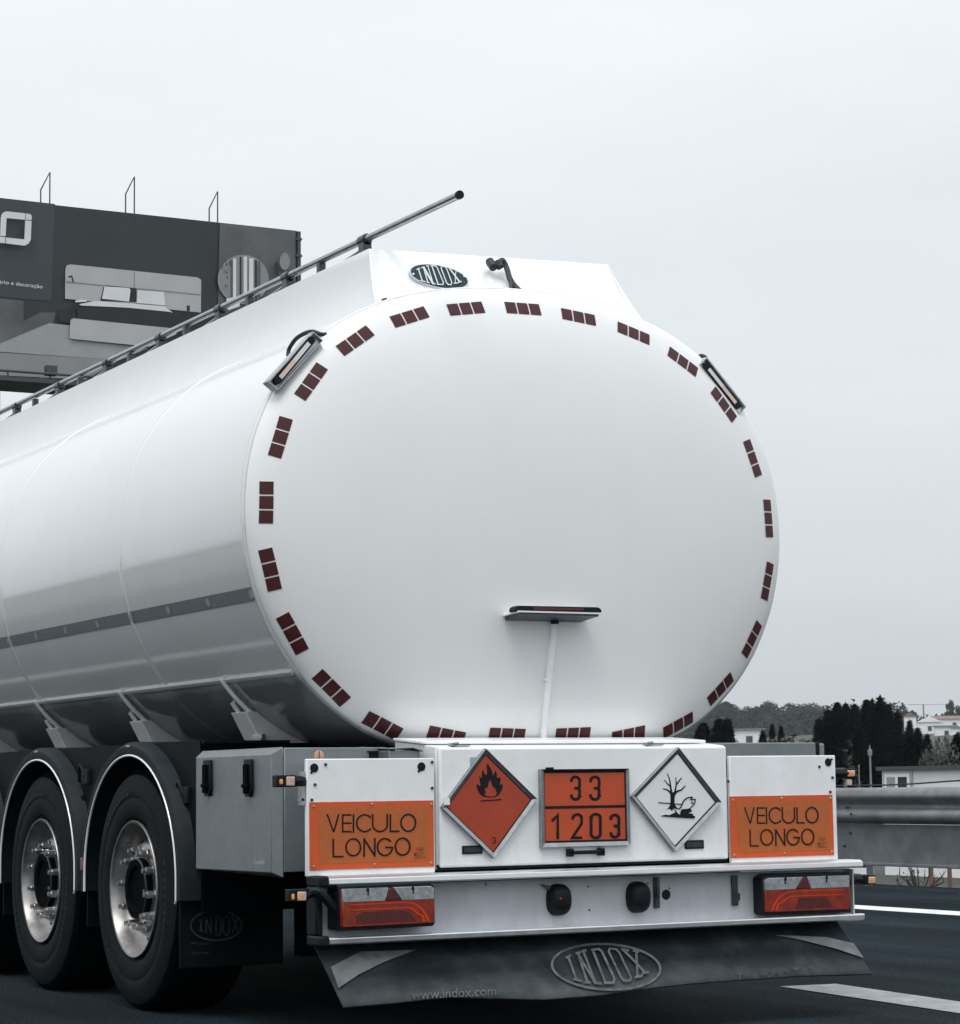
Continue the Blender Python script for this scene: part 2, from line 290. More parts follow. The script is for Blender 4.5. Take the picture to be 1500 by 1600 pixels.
# strokes drawn on a surface: fn maps (u,v) to a point, lift = outward vector
class Strokes:
    def __init__(s,fn,lift,step=.0003): s.mb=MB(); s.fn=fn; s.lift=Vector(lift).normalized(); s.k=1; s.step=step
    def stroke(s,pts,w,w2=None,closed=False,cap=True):
        pts=[Vector((p[0],p[1],0)) for p in pts]
        if closed: pts=pts+[pts[0]]
        n=len(pts); L=[]; w2=w if w2 is None else w2
        lens=[0]
        for i in range(1,n): lens.append(lens[-1]+(pts[i]-pts[i-1]).length)
        rs=[(w+(w2-w)*l/max(lens[-1],1e-9))/2 for l in lens]
        if cap and not closed:
            d=(pts[0]-pts[1]).normalized(); e=(pts[-1]-pts[-2]).normalized()
            pts=[pts[0]+d*rs[0]*.6]+pts+[pts[-1]+e*rs[-1]*.6]; rs=[rs[0]*.75]+rs+[rs[-1]*.75]; n+=2
        A=[];B=[]
        for i in range(n):
            if closed: a=pts[i]-pts[i-1] if i>0 else pts[-1]-pts[-2]; b=pts[i+1]-pts[i] if i<n-1 else pts[1]-pts[0]
            else: a=pts[i]-pts[i-1] if i>0 else pts[1]-pts[0]; b=pts[i+1]-pts[i] if i<n-1 else a
            a=a.normalized(); b=b.normalized(); t=(a+b); t=t.normalized() if t.length>1e-6 else a
            nr=Vector((-t.y,t.x,0)); c=max(.5,nr.dot(Vector((-a.y,a.x,0)))); o=nr*(rs[i]/c)
            A.append(pts[i]+o);B.append(pts[i]-o)
        z=s.lift*(s.k*s.step); s.k+=1
        vs=[Vector(s.fn(p.x,p.y))+z for p in A]+[Vector(s.fn(p.x,p.y))+z for p in B]
        s.mb.add(vs,[(i,i+1,n+i+1,n+i) for i in range(n-1)])
    def poly(s,pts,extra=0):
        z=s.lift*(s.k*s.step); s.k+=1
        s.mb.poly([Vector(s.fn(*p))+z for p in pts])
    def build(s,name,mt,parent): return s.mb.build(name,mt,parent,smooth=False,fix=False)
def arc(cx,cy,rx,ry,a0,a1,n=22): return [(cx+rx*math.cos(R(a0+(a1-a0)*i/n)),cy-ry*math.sin(R(a0+(a1-a0)*i/n))) for i in range(n+1)]
def text_obj(name,s,fn,lift,mt,parent,lift_d=.001,shear=0):
    cu=bpy.data.curves.new('t','FONT'); cu.body=s; cu.size=1; cu.resolution_u=3; cu.shear=shear
    o=bpy.data.objects.new('t',cu); C.objects.link(o)
    dg=bpy.context.evaluated_depsgraph_get(); me=bpy.data.meshes.new_from_object(o.evaluated_get(dg))
    bpy.data.objects.remove(o)
    xs=[v.co.x for v in me.vertices]; x0,x1=min(xs),max(xs)
    L=Vector(lift).normalized()*lift_d
    for v in me.vertices: v.co=Vector(fn((v.co.x-x0)/(x1-x0),v.co.y))+L
    me.name=name; me.materials.clear(); me.materials.append(M[mt])
    ob=bpy.data.objects.new(name,me); C.objects.link(ob); ob.parent=parent
    return ob

# ================================================================ THE SETTING
def hgt(x,y):
    e=0
    if x>9.1: t=min(1,(x-9.1)/6); e=-1.85*t*t*(3-2*t)
    if x<-16: t=min(1,(-16-x)/8); e=1.2*t*t*(3-2*t)
    if x>90: t=min(1,(x-90)/420); e+= 19*t*t*(3-2*t)+ 3.0*noise.noise(Vector((x/140,y/140,0)))*t
    if x<-60: t=min(1,(-60-x)/400); e+=14*t*t*(3-2*t)
    return e-.012
gm=MB()
def axis_vals(lo,hi,near):
    v=[];x=near
    while x<hi: v.append(x); x+=max(1.5,abs(x)*.12)
    v.append(hi); x=near
    while x>lo: v.append(x); x-=max(1.5,abs(x)*.12)
    v.append(lo); return sorted(set(v))
gx=axis_vals(-2500,3000,0); gy=axis_vals(-2000,3500,0)
vs=[(x,y,hgt(x,y)) for x in gx for y in gy]; ny=len(gy)
gm.add(vs,[(i*ny+j,(i+1)*ny+j,(i+1)*ny+j+1,i*ny+j+1) for i in range(len(gx)-1) for j in range(ny-1)])
tag(gm.build('ground','ground',ang=180),kind='structure')
tag(MB().add([(-9.4,-60,0),(8.95,-60,0),(8.95,900,0),(-9.4,900,0)],[(0,1,2,3)]).build('road','asphalt'),kind='structure')
# painted lines, 4 mm above the asphalt
l=MB(); l.add([(6.12,-60,.004),(6.46,-60,.004),(6.46,900,.004),(6.12,900,.004)],[(0,1,2,3)])
tag(l.build('edge_line','line'),kind='structure')
q=[PZ(*p,.004) for p in ((1218,1541),(1306,1537),(1500,1565),(1500,1583))]
l=MB(); ex=lambda a,b: b+(b-a).normalized()*6
l.poly([q[0],q[1],ex(q[1],q[2]),ex(q[0],q[3])])
tag(l.build('lane_marking','worn'),kind='structure')
l=MB(); l.add([(1.66,9,.004),(1.9,9,.004),(1.9,15,.004),(1.66,15,.004)],[(0,1,2,3)]).add([(1.66,25,.004),(1.9,25,.004),(1.9,31,.004),(1.66,31,.004)],[(0,1,2,3)])
l.add([(-2.35,-30,.004),(-2.2,-30,.004),(-2.2,-6,.004),(-2.35,-6,.004)],[(0,1,2,3)]).add([(-2.35,4,.004),(-2.2,4,.004),(-2.2,60,.004),(-2.35,60,.004)],[(0,1,2,3)])
tag(l.build('lane_marking','worn'),kind='structure')

# ---------------------------------------------------------------- guard rail
XR=8.6
gr=thing('guard_rail','grey galvanised steel guard rail with flat lower panel along the road edge','guard rail',(XR,0,0))
def railprof(pts,y0,y1,mb):
    n=len(pts); mb.add([(x,y,z) for y in (y0,y1) for x,z in pts],[(i,i+1,n+i+1,n+i) for i in range(n-1)])
prof=[(.02,.893),(-.015,.889),(-.055,.868),(-.083,.83),(-.083,.80),(-.055,.775),(-.005,.752),(0,.73),(-.005,.708),(-.055,.69),(-.083,.665),(-.083,.62),(-.06,.592),(-.02,.572),(.02,.565)]
prof=[(x,z) for x,z in prof]
rb=MB()
for k in range(-6,30):
    a=k*4.0-1.2; railprof([(x-(k%2)*.003,z) for x,z in prof],a,a+4.02,rb)
o=rb.build('rail_beam','rail',gr,fix=True,ang=60); o.modifiers.new('s','SOLIDIFY').thickness=.004
lb=MB(); lb.box(.03,.05,-26,120,.20,.562); lb.box(.012,.03,-26,120,.185,.215)
lb.build('lower_panel','rail',gr,bevel=.006)
def bolt(mb,p,r,h,d=(-1,0,0)): mb.tube([p,Vector(p)+Vector(d)*h],r,8)
bm_=MB()
for k in range(-6,30):
    y=k*4-1.2+.02
    for px in (0.0,.14):
        bolt(bm_,(-.085,y+px,.64),.02,.018); bolt(bm_,(-.082,y+px,.81),.018,.016); bolt(bm_,(.03,y+px,.5),.02,.016); bolt(bm_,(.03,y+px+.05,.40),.022,.018)
for px,py in ((1325,1262),(1332,1272),(1330,1302),(1321,1322)):
    p=PX(px,py,XR-.07); bolt(bm_,(p.x-XR+.0,p.y,p.z),.013,.02)
bm_.build('rail_bolt','dk',gr)['kind']='stuff'
yp0=PX(1346,1340,XR+.03).y
first_post=None
for k in range(-5,14):
    pm=MB().box(.055,.14,-.025,.025,-1.2,.86); pm.box(-.0,.054,-.03,.03,.66,.80)
    o=pm.build('rail_post','rail',gr,bevel=.004); o.location=(0,k*4.0+yp0,0)
    if first_post: o.data=first_post
    else: first_post=o.data

# ================================================================ THE TANKER
T=thing('tanker_trailer','long white fuel tanker trailer with rounded back, hazard placards and orange signs','tanker trailer')
ZC=2.1
tab=[(-90,1.025),(-80,1.039),(-70,1.077),(-56,1.172),(-49,1.206),(-41.5,1.236),(-33,1.266),(-24.5,1.288),(-16.5,1.296),(-8.5,1.297),(0,1.292),(10,1.283),(19,1.263),(26,1.235),(35,1.183),(41,1.146),(52,1.073),(62.5,1.013),(75,.964),(90,.943)]
def _rr(a): # a degrees -90..90
    for i in range(len(tab)-1):
        if tab[i][0]<=a<=tab[i+1][0]:
            g=lambda j:tab[max(0,min(len(tab)-1,j))]
            (a1,r1),(a2,r2)=tab[i],tab[i+1]; t=(a-a1)/(a2-a1)
            m1=(r2-g(i-1)[1])/(a2-g(i-1)[0]) if i>0 else 0
            m2=(g(i+2)[1]-r1)/(g(i+2)[0]-a1) if i<len(tab)-2 else 0
            h=a2-a1
            return (2*t**3-3*t*t+1)*r1+(t**3-2*t*t+t)*h*m1+(-2*t**3+3*t*t)*r2+(t**3-t*t)*h*m2
    return tab[-1][1]
_tabf=[_rr(max(-90,min(90,-90+i*.5))) for i in range(361)]
for _ in range(60): _tabf=[(_tabf[abs(i-4)]+_tabf[i]*2+_tabf[360-abs(360-(i+4))])/4 for i in range(361)]
def rad(th): # th radians in XZ plane
    a=math.degrees(math.asin(max(-1,min(1,math.sin(th)))))
    f=(a+90)*2; i=min(359,int(f)); return _tabf[i]+( _tabf[i+1]-_tabf[i])*(f-i)
def sect(th,y,s=1,off=0):
    r=rad(th)*s+off; return Vector((math.cos(th)*r,y,ZC+math.sin(th)*r))
YE=.46; DEP=.135
def domeY(s): s=max(0,min(1,s)); return YE-DEP*(1-s**3)**.42-.055*(1-s*s)
def dome_pt(x,z,off=0):
    th=math.atan2(z-ZC,x); s=math.hypot(x,z-ZC)/rad(th); return Vector((x,domeY(s)-off,z))
def dome_hit(px,py,off=0):
    d=ray(px,py); lo,hi=(0-CY)/d.y,(YE+.05-CY)/d.y
    for _ in range(50):
        mid=(lo+hi)/2; p=CAM+d*mid
        th=math.atan2(p.z-ZC,p.x); s=math.hypot(p.x,p.z-ZC)/rad(th)
        if p.y<domeY(s): lo=mid
        else: hi=mid
    p=CAM+d*hi; return dome_pt(p.x,p.z,off)
NT=160
ths=[2*math.pi*i/NT for i in range(NT)]
YF=11.6
tb=MB()
ys=[YE+.012]+[YE+.012+ (YF-YE)*i/40 for i in range(1,41)]
vs=[sect(t,y) for y in ys for t in ths]
tb.add(vs,[(i*NT+j,i*NT+(j+1)%NT,(i+1)*NT+(j+1)%NT,(i+1)*NT+j) for i in range(len(ys)-1) for j in range(NT)])
tb.face([sect(t,YF) for t in ths])
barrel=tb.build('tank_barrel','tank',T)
db=MB(); S=[0]+[i/24 for i in range(1,20)]+[.82,.85,.88,.905,.925,.94,.955,.965,.975,.983,.99,.994,.997,.9985,.9995,1.0]
vs=[(0,domeY(0),ZC)]+[sect(t,domeY(s),s) for s in S[1:] for t in ths]
fs=[(0,1+j,1+(j+1)%NT) for j in range(NT)]
K=len(S)-1
fs+=[(1+i*NT+j,1+i*NT+(j+1)%NT,1+(i+1)*NT+(j+1)%NT,1+(i+1)*NT+j) for i in range(K-1) for j in range(NT)]
db.add(vs,fs); dome=db.build('tank_end','dome',T,ang=80)
def ring(y,w,h,name,mt,a0=0,a1=360,n=160,parent=T,prof=None):
    mb=MB(); prof=prof or [(-w/2,0.0),(-w/3,h*.8),(0,h),(w/3,h*.8),(w/2,0.0)]
    full=abs(a1-a0)>=360; k=n if full else n+1
    vs=[sect(R(a0+(a1-a0)*i/n),y+dy,1,off) for dy,off in prof for i in range(k)]
    mb.add(vs,[(q*k+i,q*k+(i+1)%k,(q+1)*k+(i+1)%k,(q+1)*k+i) for q in range(len(prof)-1) for i in range(k if full else k-1)])
    return mb.build(name,mt,parent,ang=80)
ring(YE+.005,.034,.008,'rim_seam','tank')
for y in (1.9,3.7,5.5,7.3,9.1): ring(y,.045,.0035,'weld_seam','tank')
# side seam lip and tape
def find_th(z,side=-1):
    lo,hi=(-1.4,1.4)
    for _ in range(50):
        mid=(lo+hi)/2
        if ZC+math.sin(mid)*rad(mid)<z: lo=mid
        else: hi=mid
    return math.pi-lo if side<0 else lo
for side in (-1,1):
    t=find_th(1.425,side); mb=MB()
    pr=[sect(t,0,1,0),sect(t,0,1,.014),sect(t+(-.012 if side<0 else .012)*-1,0,1,.014),sect(t+(.012 if side<0 else -.012),0,1,0)]
    mb.add([p+Vector((0,y,0)) for y in (.49,YF) for p in pr],[(0,1,5,4),(1,2,6,5),(2,3,7,6),(0,3,2,1),(4,5,6,7)])
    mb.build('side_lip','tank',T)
    mb=MB(); zt,zb=1.755,1.702; ta,tb_=find_th(zt,side),find_th(zb,side)
    mb.add([sect(tt,y,1,.0025) for y in (.478,6,11.4) for tt in (ta,(ta+tb_)/2,tb_)],[(0,1,4,3),(1,2,5,4),(3,4,7,6),(4,5,8,7)])
    st=mb.build('side_tape','stape',T)
    mb=MB(); tm=(ta+tb_)/2; rr=rad(tm)
    for k in range(23):
        yc=.50+k*.46
        pts=[sect(tm+math.sin(a)*.019/rr,yc+math.cos(a)*.022,1,.0045) for a in [2*math.pi*i/14 for i in range(14)]]
        mb.face(pts)
    mb.build('tape_disc','stape2',st,fix=False)
# red reflective tape groups on the end
grp=[(640,495),(728,482),(817,482),(904,495),(990,520.5),(1067,565),(1131,632),(1176,716),(1200.5,810),(1199,908),(1175,999),(1126,1077),(1060,1133),(982,1148),(895,1147),(792,1148),(697,1149),(598,1134),(518,1075),(457,990),(422,890),(416,785),(438,683),(486,596),(555,532)]
for px,py in grp:
    c=dome_hit(px,py); th=math.atan2(c.z-ZC,c.x); s=math.hypot(c.x,c.z-ZC)/rad(th)
    a,b=sect(th-.02,0,s),sect(th+.02,0,s); tg=(b-a).normalized(); nr=Vector((tg.z,0,-tg.x))
    mb=MB()
    for k in (-1,0,1):
        def fn(u,v,k=k):
            q=Vector((c.x,0,c.z))+tg*(k*.058+(u-.5)*.0515)+nr*((v-.5)*.0515)
            t2=math.atan2(q.z-ZC,q.x); s2=math.hypot(q.x,q.z-ZC)/rad(t2)
            if s2>.996: q=Vector((math.cos(t2)*rad(t2)*.996,0,ZC+math.sin(t2)*rad(t2)*.996))
            return dome_pt(q.x,q.z,.0022)
        mb.grid(fn,5,5)
    mb.build('reflective_tape','tape',T)
# ---- top coaming: rear plate, side walls
ZT=3.238; XT=.595; YT=.735
def zrim(x):
    lo,hi=0.0,math.pi
    for _ in range(40):
        mid=(lo+hi)/2
        if math.cos(mid)*rad(mid)>x: lo=mid
        else: hi=mid
    return ZC+math.sin(lo)*rad(lo)
def collar(u,v):
    xb=-.675+1.35*u; b=Vector((xb,YE+.045,zrim(xb)-.004)); t=Vector((-XT+2*XT*u,YT,ZT+.042*u))
    bow=math.sin(math.pi*v)*.008
    return b.lerp(t,v)+Vector((0,bow,-bow))
mb=MB(); mb.grid(collar,40,8); col=mb.build('coaming_plate','dome',T,ang=60)
for side in (-1,1):
    def wallf(u,v):
        xb=.69*side; y=(YE+.055 if v==0 else 0); 
        yb=YE+.05+(10.8-YE)*u; yt=YT+(10.8-YT)*u
        b=Vector((side*.665,yb,zrim(.665)-.01)); t=Vector((side*XT,yt,ZT+(.042 if side>0 else 0))); bow=math.sin(math.pi*v)*.018
        return b.lerp(t,v)+Vector((-side*bow,0,-bow*.3))
    mb=MB(); mb.grid(wallf,12,8)
    mb.add([(side*XT,YT,ZT),(side*XT,10.8,ZT),(side*(XT-.06),10.8,ZT+.002),(side*(XT-.06),YT+.03,ZT+.002)],[(0,1,2,3)])
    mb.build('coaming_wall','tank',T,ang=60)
MB().add([(-XT,YT+.002,ZT),(XT,YT+.002,ZT+.042),(XT,YT+.06,ZT+.044),(-XT,YT+.06,ZT+.002)],[(0,1,2,3)]).build('coaming_flange','tank',T)
# emblem on the sloping plate
eo=collar(.24,.52); en=(collar(.26,.5)-collar(.22,.5)).cross(collar(.24,.6)-collar(.24,.4)).normalized()
if en.y>0: en=-en
EP=eo+en*.012
def efn(x,y,d=0): return PP(640+x/15,400+y/15,EP+en*d,en)
def ell(n=48,sx=1,sy=1):
    # skewed ellipse measured in the enlarged photograph
    out_=[]
    cx,cy=695,480
    for i in range(n):
        t=2*math.pi*i/n; out_.append((cx+sx*(680*math.cos(t)+ -178*math.sin(t)),cy+sy*(62*math.cos(t)+ -292*math.sin(t))))
    return out_
mb=MB(); pts=[efn(x,y) for x,y in ell(sx=1.0,sy=1.0)]; mb.prism(pts,-en*.012); emb=mb.build('emblem_plate','silver',T)
s=Strokes(efn,en,.0012); s.poly(ell(sx=.95,sy=.93)); s.build('emblem_enamel','navy',emb)
s=Strokes(lambda x,y:efn(x,y,.0025),en,.0003)
W=27
s.stroke([(205,300),(300,590)],W); s.stroke([(165,315),(240,288)],24); s.stroke([(255,580),(370,605)],24)
s.stroke([(320,270),(430,630)],W); s.stroke([(280,280),(345,262)],24); s.stroke([(400,620),(465,640)],24); s.stroke([(325,275),(550,660)],46); s.stroke([(425,250),(550,655)],W-6); s.stroke([(390,245),(445,245)],24); s.stroke([(540,655),(600,672)],24)
s.stroke([(520,255),(665,680)],W); s.stroke([(490,240),(590,245),(640,285),(790,640),(775,685),(645,680)],W-4)
s.stroke([(730,290),(760,258),(830,270),(870,330),(985,640),(965,690),(900,685),(860,640)],W-4,closed=True)
s.stroke([(915,290),(1175,635)],W+6); s.stroke([(1085,365),(1065,470),(1065,660)],W-8); s.stroke([(890,285),(990,310)],22); s.stroke([(1040,330),(1110,365)],22); s.stroke([(1035,665),(1130,655)],24); s.stroke([(1140,645),(1205,620)],24)
for cx,cy in((80,447),(1278,500)): s.poly([(cx+30*math.cos(a),cy+26*math.sin(a)) for a in [i*.628 for i in range(10)]])
s.build('emblem_lettering','silver',emb)
# cable hooks on the plate
def cl(px,py,d=.02): return PP(px,py,collar(.5,.5)+en*d,en)
mb=MB(); mb.tube(catmull([cl(764,412,.03),cl(769,417,.05),cl(777,413,.05),cl(785,407,.05),cl(792,420,.03),cl(797,436,.02),cl(806,449,.015),cl(817,458,.01)],6),.0125,10)
mb.tube(catmull([cl(789,410,.04),cl(795,432,.03),cl(799,445,.02),cl(797,456,.005)],6),.009,8)
mb.tube([cl(765,408,.05),cl(771,418,.05)],.019,10); mb.tube([cl(776,409,.06),cl(782,418,.05)],.017,10)
mb.build('cable','cable',T)
mb=MB(); p=cl(600,471,.0); mb.lathe([(-.02,.001),(-.018,.012),(0,.014)],12,'Y',p); mb.build('cable_plug','black',T)
# ---- handrail on the coaming
XH=-.53; _p=PX(717,305,XH); ZH=_p.z; YH=_p.y
hr=MB(); hr.tube([(XH,YH,ZH),(XH,11,PX(0,645,XH).z+.01)],.0165,14,cap=False); hrail=hr.build('handrail','tube',T)
MB().tube([(XH,YH-.012,ZH),(XH,YH+.002,ZH)],.018,14).build('end_cap','black',hrail)
yc0=PX(574,374,XH).y
for k in range(12):
    y=yc0+k*.83; mb=MB()
    mb.tube([(XH,y,ZH),(XH,y+.06,ZH)],.025,12); mb.box(XH-.02,XH+.02,y,y+.05,ZH-.075,ZH-.015); mb.box(XH-.012,XH+.012,y+.01,y+.04,ZT-.03,ZH-.07)
    mb.build('rail_clamp','dk',hrail)
    MB().tube([(XH-.01,y+.03,ZH-.045),(XH-.02,y+.46,ZT-.01)],.010,8).build('rail_brace','tube',hrail)
    MB().box(XH-.02,XH+.012,y+.46,y+.49,ZT-.03,ZH-.012).build('rail_post','dk',hrail)
# ---- high level light bars at the rim
def light_bar(outer0,outer1,inner0,inner1,led0,led1,ledw,Y,flip,yb):
    a,b,c,d=[PY(*p,Y) for p in (outer0,outer1,inner1,inner0)]
    root=MB()
    back=[v+Vector((0,yb,0)) for v in (a,b,c,d)]
    ax=(b-a).normalized(); ac=(d-a).normalized()
    root.hexa([a,b,b+ac*.006,a+ac*.006],[v for v in (back[0],back[1],back[1]+ac*.006,back[0]+ac*.006)])
    root.hexa([d-ac*.004,c-ac*.004,c,d],[back[3]-ac*.004,back[2]-ac*.004,back[2],back[3]])
    q=Vector((0,.018,0)); q2=Vector((0,.024,0))
    root.hexa([a+q,b+q,c+q,d+q],[a+q2,b+q2,c+q2,d+q2])
    root.prism([a-ax*.002,d-ax*.002,d+Vector((0,yb,0))-ax*.002,a+Vector((0,yb,0))-ax*.002],-ax*.004)
    root.prism([b+ax*.002,c+ax*.002,c+Vector((0,yb,0))+ax*.002,b+Vector((0,yb,0))+ax*.002],ax*.004)
    o=root.build('light_bar','bracket',T)
    p0,p1=PY(*led0,Y),PY(*led1,Y); pa=(p1-p0).normalized(); pc=Vector((pa.z,0,-pa.x)); wv=pc*ledw
    L=(p1-p0).length; hs=MB(); y=Vector((0,-.006,0))
    pts=[]
    for cx,sg in ((p1,1),(p0,-1)):
        for i in range(9):
            t=-math.pi/2+math.pi*i/8; pts.append(cx+ (pa*math.cos(t)+ pc*math.sin(t))*ledw*sg)
    hs.prism([v+y for v in pts],Vector((0,.022,0))); hs.build('lamp_housing','black',o)
    n=20
    for nm,mt,r0,r1 in (('amber_lens','ledor',0,.5),("clear_lens",'led',.5,1)):
        z=MB()
        for k in range(n):
            f=(k+.5)/n
            if not r0<=f<r1: continue
            f=f if not flip else f
            m0=p0+pa*(L*(.06+.86*f)); z.prism([m0+y*1.4-pa*.005-pc*ledw*.55,m0+y*1.4+pa*.005-pc*ledw*.55,m0+y*1.4+pa*.005+pc*ledw*.55,m0+y*1.4-pa*.005+pc*ledw*.55],Vector((0,.004,0)))
        z.build(nm,mt,o)
    return o
c5=lambda x,y:(400+x/5,480+y/5)
light_bar(c5(100,572),c5(440,197),c5(178,640),c5(520,268),c5(170,572),c5(430,258),.016,.385,False,.055)
c6=lambda x,y:(1000+x/5.715,480+y/5.715)
light_bar(c6(943,880),c6(605,452),c6(882,948),c6(545,518),c6(865,880),c6(585,525),.015,.385,True,.06)
mb=MB(); mb.tube(catmull([PY(450,556,.62),PY(452,545,.62),PY(462,530,.58),PY(476,521,.52),PY(489,518,.46),PY(500,522,.44),PY(510,523,.44),PY(512,527,.46)],6),.009,8)
mb.build('cable','cable',T); mb=MB()
mb.tube(catmull([PY(1087,561,.5),PY(1091,557,.47),PY(1098,556,.45),PY(1104,560,.44)],5),.009,8)
mb.build('cable','cable',T)
# ---- third brake light with shelf and conduit
c7=lambda x,y:(740+x/5.715,900+y/5.715)
Ys=.155
a,b=PY(*c7(400,318),Ys),PY(*c7(1160,332),Ys); zz=(a.z+b.z)/2
sh=MB()
sh.add([(a.x,Ys,zz-.003),(b.x+.006,Ys,zz-.003),(b.x-.02,.30,zz-.012),(a.x-.0,.30,zz-.012),(a.x,Ys,zz+.003),(b.x+.006,Ys,zz+.003),(b.x-.02,.30,zz-.006),(a.x,.30,zz-.006)],[(0,1,2,3),(4,5,6,7),(0,1,5,4),(1,2,6,5),(2,3,7,6),(3,0,4,7)])
shelf=sh.build('lamp_shelf','panel',T)
mb=MB(); mb.add([(a.x+.012,Ys+.006,zz-.004),(b.x-.02,Ys+.006,zz-.004),(b.x-.035,.298,zz-.016),(a.x+.012,.298,zz-.016),(a.x+.012,Ys+.006,zz-.012),(b.x-.02,Ys+.006,zz-.012),(b.x-.035,.298,zz-.030),(a.x+.012,.298,zz-.030)],[(0,1,2,3),(4,5,6,7),(0,1,5,4),(1,2,6,5),(2,3,7,6),(3,0,4,7)]); mb.build('shelf_shade_plate','dk',shelf)  # dark plate added to give the shelf a shadowed underside
pts=[PY(*c7(x,y),Ys+.012) for x,y in ((368,318),(368,295),(378,275),(400,264),(1100,278),(1125,284),(1142,300),(1146,326))]
mb=MB(); mb.prism(pts,Vector((0,.05,0))); bl=mb.build('brake_light','black',shelf,bevel=.003)
mb=MB(); y=Ys+.0105; p=[PY(*c7(x,yy),y) for x,yy in ((530,278),(980,286),(980,308),(530,303))]; mb.prism(p,Vector((0,-.003,0))); mb.build('brake_lens','darkred',shelf)
mb=MB(); mb.tube([dome_hit(*c7(712,345),.012),dome_hit(*c7(711,430),.012)],.017,12); mb.build('cable_gland','black',T)
path=[dome_hit(*c7(710-100*t,430+1030*t),.008) for t in [i/12 for i in range(13)]]
MB().tube(path,.0145,12).build('conduit','panel',T)
# small dirt-catching clips on conduit
mb=MB(); q=dome_hit(*c7(640,925),.01); mb.box(q.x-.012,q.x+.004,q.y-.01,q.y+.01,q.z-.006,q.z+.006); mb.build('conduit_clip','panel',T)

# ================================================================ REAR BODY
# central door box, Y 0 .. .36
DX=.672
mb=MB(); z0,z1=.637,1.112
mb.add([(-DX,.012,z0),(DX,.012,z0),(DX,.012,z1),(-DX,.012,z1),(-DX,.37,z0),(DX,.37,z0),(DX,.37,z1+.028),(-DX,.37,z1+.028)],[(0,1,2,3),(4,5,6,7),(0,1,5,4),(1,2,6,5),(2,3,7,6),(3,0,4,7)])
mb.build('door_box','panel',T,bevel=.004)
mb=MB(); mb.box(-DX+.004,DX-.004,-.012,.010,z0+.009,z1-.004)
door=mb.build('rear_door','panel',T,bevel=.010,seg=3)
MB().box(-DX-.002,DX+.002,.0105,.0118,z0-.002,z0+.02).build('door_gasket','black',T)
mb=MB()  # raised lid along the back edge
a,b=PY(624,1158,.30),PY(1062,1156,.30); mb.hexa([(a.x,.10,1.1225),(b.x,.10,1.1225),(b.x,.10,1.135),(a.x,.10,1.135)],[(a.x,.36,1.1425),(b.x,.36,1.1425),(b.x,.36,1.153),(a.x,.36,1.153)])
mb.build('box_lid','panel',T,bevel=.003)
mb=MB()
for px in (716,1020):
    p=PY(px,1162,.0); mb.box(p.x-.03,p.x-.008,-.004,.03,1.112,1.124); mb.tube([(p.x-.02,.0,1.121),(p.x+.0,.0,1.124)],.006,8); mb.box(p.x-.002,p.x+.055,.002,.02,1.1145,1.1185)
mb.build('lid_hinge','steel',T)
